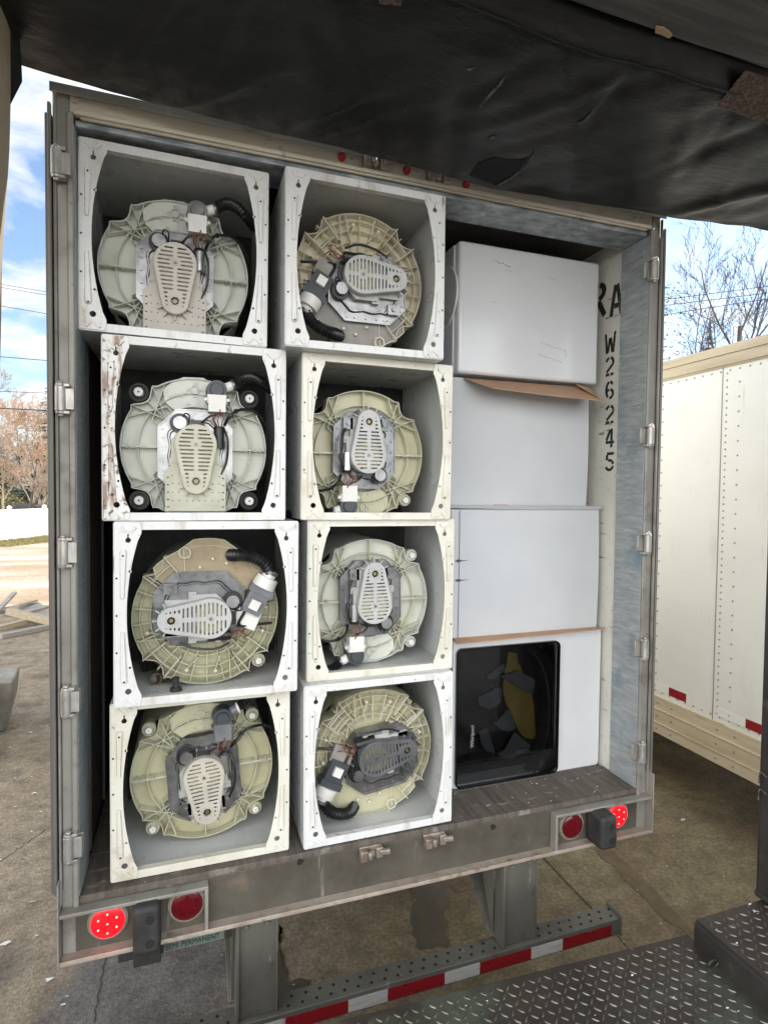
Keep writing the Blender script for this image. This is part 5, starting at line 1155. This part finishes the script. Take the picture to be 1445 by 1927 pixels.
for args in (('pale short plank nearest in the timber heap, lying flat at the front', G2(0, 1203), G2(88, 1185), .16, .09, (.05, .05), 'wood_grey'),
             ('yellowish plank just behind the nearest plank of the heap', G2(-10, 1196), G2(62, 1178), .12, .10, (.11, .13), 'wood'),
             ('thick pale beam slanting over the middle of the timber heap', G2(16, 1178), G2(100, 1184), .14, .13, (.30, .14), 'wood'),
             ('thin board leaning up at the left back of the timber heap', G2(-8, 1164), G2(28, 1150), .10, .05, (.12, .42), 'wood_grey'),
             ('wide weathered board lying flat at the back of the heap', G2(10, 1160), G2(78, 1152), .5, .06, (.13, .16), 'wood_grey'),
             ('dark split board between the slanting beam and the back board', G2(-10, 1186), G2(40, 1180), .12, .05, (.06, .10), 'wood'),
             ('short grey board lying askew behind the slanting beam', G2(40, 1172), G2(92, 1160), .2, .05, (.20, .22), 'wood_grey'),
             ('long grey board at the very back of the heap', G2(-20, 1158), G2(70, 1143), .16, .08, (.05, .05), 'wood_grey'),
             ('broken pallet board resting on the wide back board', G2(30, 1163), G2(66, 1150), .14, .04, (.26, .24), 'wood'),
             ('rounded offcut at the right end of the timber heap', G2(62, 1166), G2(84, 1176), .22, .16, (.10, .09), 'wood_grey')): plank(*args)
# fence
f0, f1 = at(-60, 1028, 2, 0), at(140, 1006, 2, 0); d = (f1 - f0); ln = d.length; fa = math.atan2(d.y, d.x)
F = thing('vinyl_fence', 'bright white solid vinyl fence at the far edge of the yard', 'fence', f0, fa)
n = max(2, int(ln / 2.4)); s = ln / n
for i in range(n + 1):
    b = MB(); b.box(i * s - .07, i * s + .07, -.07, .07, 0, 1.78); b.box(i * s - .09, i * s + .09, -.09, .09, 1.78, 1.81); vs = [(i * s - .08, -.08, 1.81), (i * s + .08, -.08, 1.81), (i * s + .08, .08, 1.81), (i * s - .08, .08, 1.81), (i * s, 0, 1.90)]
    b.add(vs, [(0, 1, 4), (1, 2, 4), (2, 3, 4), (3, 0, 4)]); b.build('fence_post', M['fence'], F)
    if i < n:
        b = MB(); b.box(i * s + .07, (i + 1) * s - .07, -.025, .025, .08, 1.66); b.box(i * s + .07, (i + 1) * s - .07, -.035, .035, 1.6, 1.68)
        for k in range(1, 14): b.box(i * s + .07 + k * (s - .14) / 14 - .004, i * s + .07 + k * (s - .14) / 14 + .004, -.028, -.025, .1, 1.6)
        b.build('fence_panel', M['fence'], F)
b = MB(); random.seed(8)
for k in range(5200):
    t_ = random.random(); p = f0 + d * t_ + Vector((d.y, -d.x, 0)).normalized() * (random.random() ** 1.6 * 2.2 - .1); h_ = random.uniform(.08, .26); a = random.uniform(0, 6.28); wv = Vector((math.cos(a), math.sin(a), 0)) * .018; tp = p + Vector((random.uniform(-.1, .1), random.uniform(-.1, .1), h_))
    b.add([p - wv, p + wv, tp], [(0, 1, 2)])
tag(b.build('grass_verge', M['grass'], recalc=False), 'dry yellow grass along the foot of the white fence', 'grass', kind='stuff')
# house
hc = at(52, 960, 1, 58); HS = thing('house', 'pale house with a steep grey-brown gable roof behind the white fence', 'house', (hc.x, 58, 0), .25)
b = MB(); b.box(-5, 5, 0, 8, 0, 3.0); b.prism([(-5, 3.0), (5, 3.0), (1.2, 6.6)], lambda u, v, dd: (u, dd, v), 0.0, 8); b.build('wall', M['house_wall'], HS)
b = MB(); b.bar((-5.5, 3.6, 2.6), (1.2, 3.6, 6.85), 9.0, .16, (0, 0, 1)); b.bar((5.5, 3.6, 2.6), (1.2, 3.6, 6.85), 9.0, .16, (0, 0, 1)); b.build('roof', M['roof'], HS)
for x_ in (-2.6, 1.6):
    b = MB(); b.box(x_ - .7, x_ + .7, -.05, .02, .9, 2.2); w_ = b.build('window', M['fence'], HS); b = MB(); b.box(x_ - .6, x_ + .6, -.06, -.045, 1.0, 2.1); b.build('pane', M['window_dark'], w_)
# car behind the fence
cc = at(84, 955, 1, 42); CR = thing('parked_car', 'dark maroon car with a sloping windscreen parked behind the white fence', 'car', (cc.x, 42, 0), -.2)
prof = [(-2.1, .35), (2.1, .35), (2.15, .8), (1.3, 1.0), (.6, 1.72), (-1.5, 1.78), (-2.05, 1.1)]
b = MB(); b.prism(prof, lambda u, v, dd: (u, dd, v), -.85, .85); bevel(b.build('body', M['car'], CR), .08, 3)
b = MB(); b.prism([(1.1, 1.05), (.52, 1.62), (-1.4, 1.68), (-1.8, 1.12)], lambda u, v, dd: (u, dd, v), -.86, .86); b.build('window', M['window_dark'], CR)
for x_ in (-1.35, 1.35):
    for s_ in (-.86, .66): w_ = MB(); w_.tube([(x_, s_, .33), (x_, s_ + .2, .33)], [.33, .33], 20); w_.build('wheel', M['rubber'], CR)

# ------------------------------------------------------------------ trees
def bare_tree(name, label, base, h, r0, m_trunk, m_crown, seed, levels=5, spread=.55, lean=(0, 0), n1=5, group=None, twig=1.0, fork=.35):
    rnd = random.Random(seed); tr, cr = MB(), MB()
    def grow(p, d, ln, r, lv, mb):
        k = 5 if lv < 2 else 4; pts = [p.copy()]; q = p.copy(); dd = d.copy()
        for i in range(k):
            dd = (dd + Vector((rnd.uniform(-1, 1), rnd.uniform(-1, 1), rnd.uniform(-.4, .9))) * (.10 if lv == 0 else .20)).normalized(); q = q + dd * (ln / k); pts.append(q.copy())
        r1 = r * (.45 if lv < levels - 1 else .3)
        mb.tube(pts, [r + (r1 - r) * i / k for i in range(k + 1)], 6 if lv == 0 else (5 if lv == 1 else 3), False)
        if lv >= levels: return
        nb = n1 + 2 if lv == 0 else rnd.randint(3, n1)
        for j in range(nb):
            t = rnd.uniform(fork if lv == 0 else .2, 1.0); i = min(int(t * k), k - 1); pp = pts[i].lerp(pts[i + 1], t * k - i)
            ax = (pts[i + 1] - pts[i]).normalized(); a = rnd.uniform(0, 6.283); o = ax.orthogonal().normalized(); o = o * math.cos(a) + ax.cross(o) * math.sin(a)
            nd = (ax * rnd.uniform(.5, 1.0) + o * rnd.uniform(spread * .7, spread * 1.3) + Vector((0, 0, .12))).normalized()
            grow(pp, nd, ln * rnd.uniform(.42, .66) * (1.0 - .25 * t if lv == 0 else 1), max(r * (1 - .6 * t) * .55, .009 * twig), lv + 1, tr if lv < 1 else cr)
    grow(Vector((0, 0, -.1)), Vector((lean[0], lean[1], 1)).normalized(), h * .66, r0, 0, tr)
    t = thing(name, label, 'tree', base, 0, group); tr.build('trunk', m_trunk, t, recalc=False); cr.build('crown', m_crown, t, recalc=False); return t
def conifer(label, base, h, r, m, seed, group=None):
    rnd = random.Random(seed); t = thing('conifer_tree', label, 'tree', base, 0, group)
    b = MB(); b.tube([(0, 0, -.1), (0, 0, h * .6), (0, 0, h)], [h * .016, h * .009, .01], 7); b.build('trunk', M['bark'], t)
    b = MB(); z = h * .10
    while z < h * .985:
        f = 1 - z / h; nb = 9
        for k in range(nb):
            a = rnd.uniform(0, 6.283); l = r * (f ** .85) * rnd.uniform(.55, 1.1) + .12; ca, sa = math.cos(a), math.sin(a); sl_ = rnd.uniform(.15, .45)
            for i in range(6):
                s_ = (i + 1) / 6; cx, cy, cz = ca * l * s_, sa * l * s_, z - l * s_ * sl_ + .10 * s_ * s_ * l; w2 = l * .20 * (1.15 - s_ * .7)
                for e in (-1, 1):
                    q = rnd.uniform(.6, 1.3); b.add([(cx - ca * l * .1, cy - sa * l * .1, cz + .03), (cx + ca * l * .08, cy + sa * l * .08, cz - .02), (cx - sa * w2 * e * q, cy + ca * w2 * e * q, cz - .10 * l * rnd.uniform(.3, 1.4))], [(0, 1, 2)])
        z += h * .022
    b.build('crown', m, t, recalc=False); return t
GR = 'trees beyond the cream trailer'; GLT = 'trees beyond the white fence'
def base_at(px, Y): p = at(px, 930, 1, Y); return (p.x, p.y, 0)
bare_tree('bare_tree', 'tallest bare tree above the cream trailer, with an upright forked trunk', base_at(1366, 18.5), 16.2, .21, M['bark'], M['twig_dark'], 4, 5, .50, n1=4, group=GR, fork=.5)
bare_tree('bare_tree', 'slender bare tree with small clinging leaves beside the right door of the trailer', base_at(1246, 18), 12.6, .12, M['bark'], M['twig_dark'], 9, 5, .5, n1=4, group=GR, fork=.4)
bare_tree('bare_tree', 'bare tree with low spreading limbs at the right picture edge', base_at(1462, 19.5), 13.0, .20, M['bark'], M['twig_dark'], 21, 5, .75, lean=(-.08, 0), n1=4, group=GR, fork=.45)
bare_tree('bare_tree', 'small twiggy bare tree behind the slender one, low over the cream trailer', base_at(1292, 23), 11.6, .12, M['bark'], M['twig_pink'], 31, 5, .6, n1=4, group=GR, fork=.5)
b = MB(); rnd = random.Random(5)
lt = bpy.data.objects[[o.name for o in col.objects if o.get('label', '').startswith('slender bare tree')][0]]
for k in range(420):
    a = rnd.uniform(0, 6.28); z = rnd.uniform(8.2, 12.2); rr = rnd.uniform(.1, 1.9) * (1 - abs(z - 10.3) / 3.2); p = Vector((rr * math.cos(a), rr * math.sin(a), z)); q = Vector((rnd.uniform(-1, 1), rnd.uniform(-1, 1), rnd.uniform(-1, .2))).normalized() * .14; s_ = q.orthogonal().normalized() * .05
    b.add([p, p + q * .5 + s_, p + q, p + q * .5 - s_], [(0, 1, 2, 3)])
b.build('leaves', M['twig_dark'], lt, recalc=False)
conifer('small brownish conifer showing just above the cream trailer roof', base_at(1325, 19.5), 11.3, 2.1, M['needle_brown'], 3, GR)
conifer('dark conifer rising behind the left trailer door above the orange shrubs', base_at(97, 50), 11.6, 3.0, M['needle'], 6, GLT)
conifer('dark conifer low at the left picture edge behind the bare trees', base_at(-8, 56), 8.4, 2.6, M['needle'], 8, GLT)
conifer('broad dark conifer behind the house and the bare trees', base_at(40, 74), 7.4, 3.0, M['needle_brown'], 12, GLT)
for lb, px, Y, h_, mt, mc, sd_ in (('pale-trunked bare tree with orange twigs close to the left trailer door', 84, 40, 7.6, 'bark_pale', 'twig_orange', 41), ('bare orange-twigged tree just left of the pale-trunked one', 66, 44, 7.8, 'bark_pale', 'twig_orange', 47),
    ('grey bare tree with a dark forked trunk rising from behind the white fence', 52, 37, 6.0, 'bark', 'twig_pink', 52), ('low bare tree with spreading pale branches at the left picture edge', 10, 41, 6.4, 'bark_pale', 'twig_pink', 57), ('tall thin bare tree with its top against the clouds', 42, 50, 9.6, 'bark', 'twig_pink', 61), ('bare pinkish tree far behind the house', 24, 62, 8.6, 'bark', 'twig_pink', 66), ('bare orange tree far behind the maroon car', 98, 60, 9.2, 'bark_pale', 'twig_orange', 71)):
    bare_tree('bare_tree', lb, base_at(px, Y), h_ * 1.16, .10, M[mt], M[mc], sd_, 5, .62, n1=5, group=GLT, fork=.18, twig=1.9)
def shrub(label, base, r, h, m, seed):
    rnd = random.Random(seed); t = thing('shrub', label, 'shrub', base, 0, 'shrubs behind the white fence'); b = MB()
    for k in range(6): a = rnd.uniform(0, 6.28); b.tube([(0, 0, 0), (math.cos(a) * r * .3, math.sin(a) * r * .3, h * .5), (math.cos(a) * r * .6, math.sin(a) * r * .6, h * .8)], [.04, .03, .01], 4, False)
    b.build('stems', M['bark'], t, recalc=False); b = MB()
    for k in range(1500):
        v = Vector((rnd.gauss(0, 1), rnd.gauss(0, 1), rnd.gauss(0, 1))).normalized(); rr = rnd.uniform(.5, 1) ** .5 * (.75 + .4 * noise.noise(v * 2 + Vector((seed, 0, 0)))); p = Vector((v.x * r * rr, v.y * r * rr, h * .5 + v.z * h * .5 * rr))
        q = Vector((rnd.uniform(-1, 1), rnd.uniform(-1, 1), rnd.uniform(-1, 1))).normalized() * .16; s_ = q.orthogonal().normalized() * .07; b.add([p, p + q * .5 + s_, p + q, p + q * .5 - s_], [(0, 1, 2, 3)])
    b.build('foliage', m, t, recalc=False)
for lb, px, Y, r, h, m, sd_ in (('olive shrub behind the white fence at the left picture edge', 4, 46, 2.0, 2.9, 'hedge', 1), ('olive shrub behind the white fence left of the house gable', 34, 50, 1.6, 2.6, 'hedge', 2), ('dark evergreen shrub between the house and the pale-trunked tree', 78, 47, 1.3, 4.2, 'needle', 3), ('tall brown shrub at the far left behind the conifer', -20, 60, 3, 5, 'hedge', 4)):
    shrub(lb, base_at(px, Y), r, h, M[m], sd_)
# overhead cables
def cable(label, p, q, r=.022, ext=2.0, grp='overhead cables'):
    d = q - p; p2, q2 = p - d * ext, q + d * ext; n = 24; b = MB(); c = (p2 + q2) / 2
    b.tube([p2 + (q2 - p2) * (i / n) - c for i in range(n + 1)], r, 5); o = b.build('overhead_cable', M['wire']); o.location = c; return tag(o, label, 'cable', grp)
for lb, y0, y1, r in (('highest of the thin cables crossing the left sky gap', 534, 551, .016), ('thin cable just below the highest one in the left sky gap', 540, 557, .016), ('single thin cable in the middle of the left sky gap', 575, 592, .018), ('thin cable across the lower clouds above the dark conifer', 671, 679, .022), ('thin cable crossing the dark conifer top', 736, 740, .018), ('thickest black cable across the tops of the orange trees', 768, 773, .036)):
    cable(lb, at(0, y0, 1, 40), at(100, y1, 1, 40), r)
for lb, p, q in (('upper cable crossing the bare trees above the cream trailer', (1262, 562), (1445, 538)), ('second cable just under the upper one over the cream trailer', (1262, 573), (1445, 551)), ('lowest cable through the bare tree branches over the cream trailer', (1262, 590), (1445, 562))): cable(lb, at(*p, 1, 16), at(*q, 1, 14.5), .014, .6)

# ------------------------------------------------------------------ litter
random.seed(21); b = MB(); 
def scrap(p, s, z=.004):
    a = random.uniform(0, 6.28); n = random.randint(4, 6); pts = [(p.x + math.cos(a + 6.28 * i / n) * s * random.uniform(.35, 1), p.y + math.sin(a + 6.28 * i / n) * s * .45 * random.uniform(.5, 1), p.z + z + random.uniform(0, s * .35)) for i in range(n)]
    b.add(pts, [tuple(range(n))])
for px, py, s in ((92, 1848, .035), (10, 1780, .05), (60, 1700, .03), (115, 1548, .035), (75, 1530, .03), (55, 1380, .04), (1285, 1545, .035), (1290, 1742, .0), (300, 1795, .03), (1345, 1722, 0), (30, 1520, .03), (64, 1495, .035)):
    if s: scrap(at(px, py, 2, 0), s)
for k in range(170): p = Vector((random.uniform(-3.6, -1.3), random.uniform(.6, 6), 0)); scrap(p, random.uniform(.006, .022))
for k in range(120): p = Vector((random.uniform(-.8, 3.2), random.uniform(.1, 2.2), 0)); scrap(p, random.uniform(.004, .013))
for k in range(24): p = Vector((random.uniform(.5, 1.4), random.uniform(.02, .26), ZS)); scrap(p, random.uniform(.004, .010))
for k in range(26): p = Vector((random.uniform(1.15, 1.45), random.uniform(-1.1, -.66), 1.1)); scrap(p, random.uniform(.004, .014))
for k in range(30): p = Vector((random.uniform(-.9, 1.1), random.uniform(-1.0, -.6), 1.0)); scrap(p, random.uniform(.003, .008))
tag(b.build('paper_scraps', M['paper'], recalc=False), 'tiny white paper and foam scraps littering the concrete, sill and dock plates', 'litter', kind='stuff')
b = MB()
for k in range(260): p = Vector((random.uniform(-3.8, 3.4), random.uniform(.1, 6), 0)); scrap(p, random.uniform(.006, .02))
tag(b.build('leaf_scraps', M['leaf'], recalc=False), 'dry leaf fragments scattered over the concrete yard', 'litter', kind='stuff')
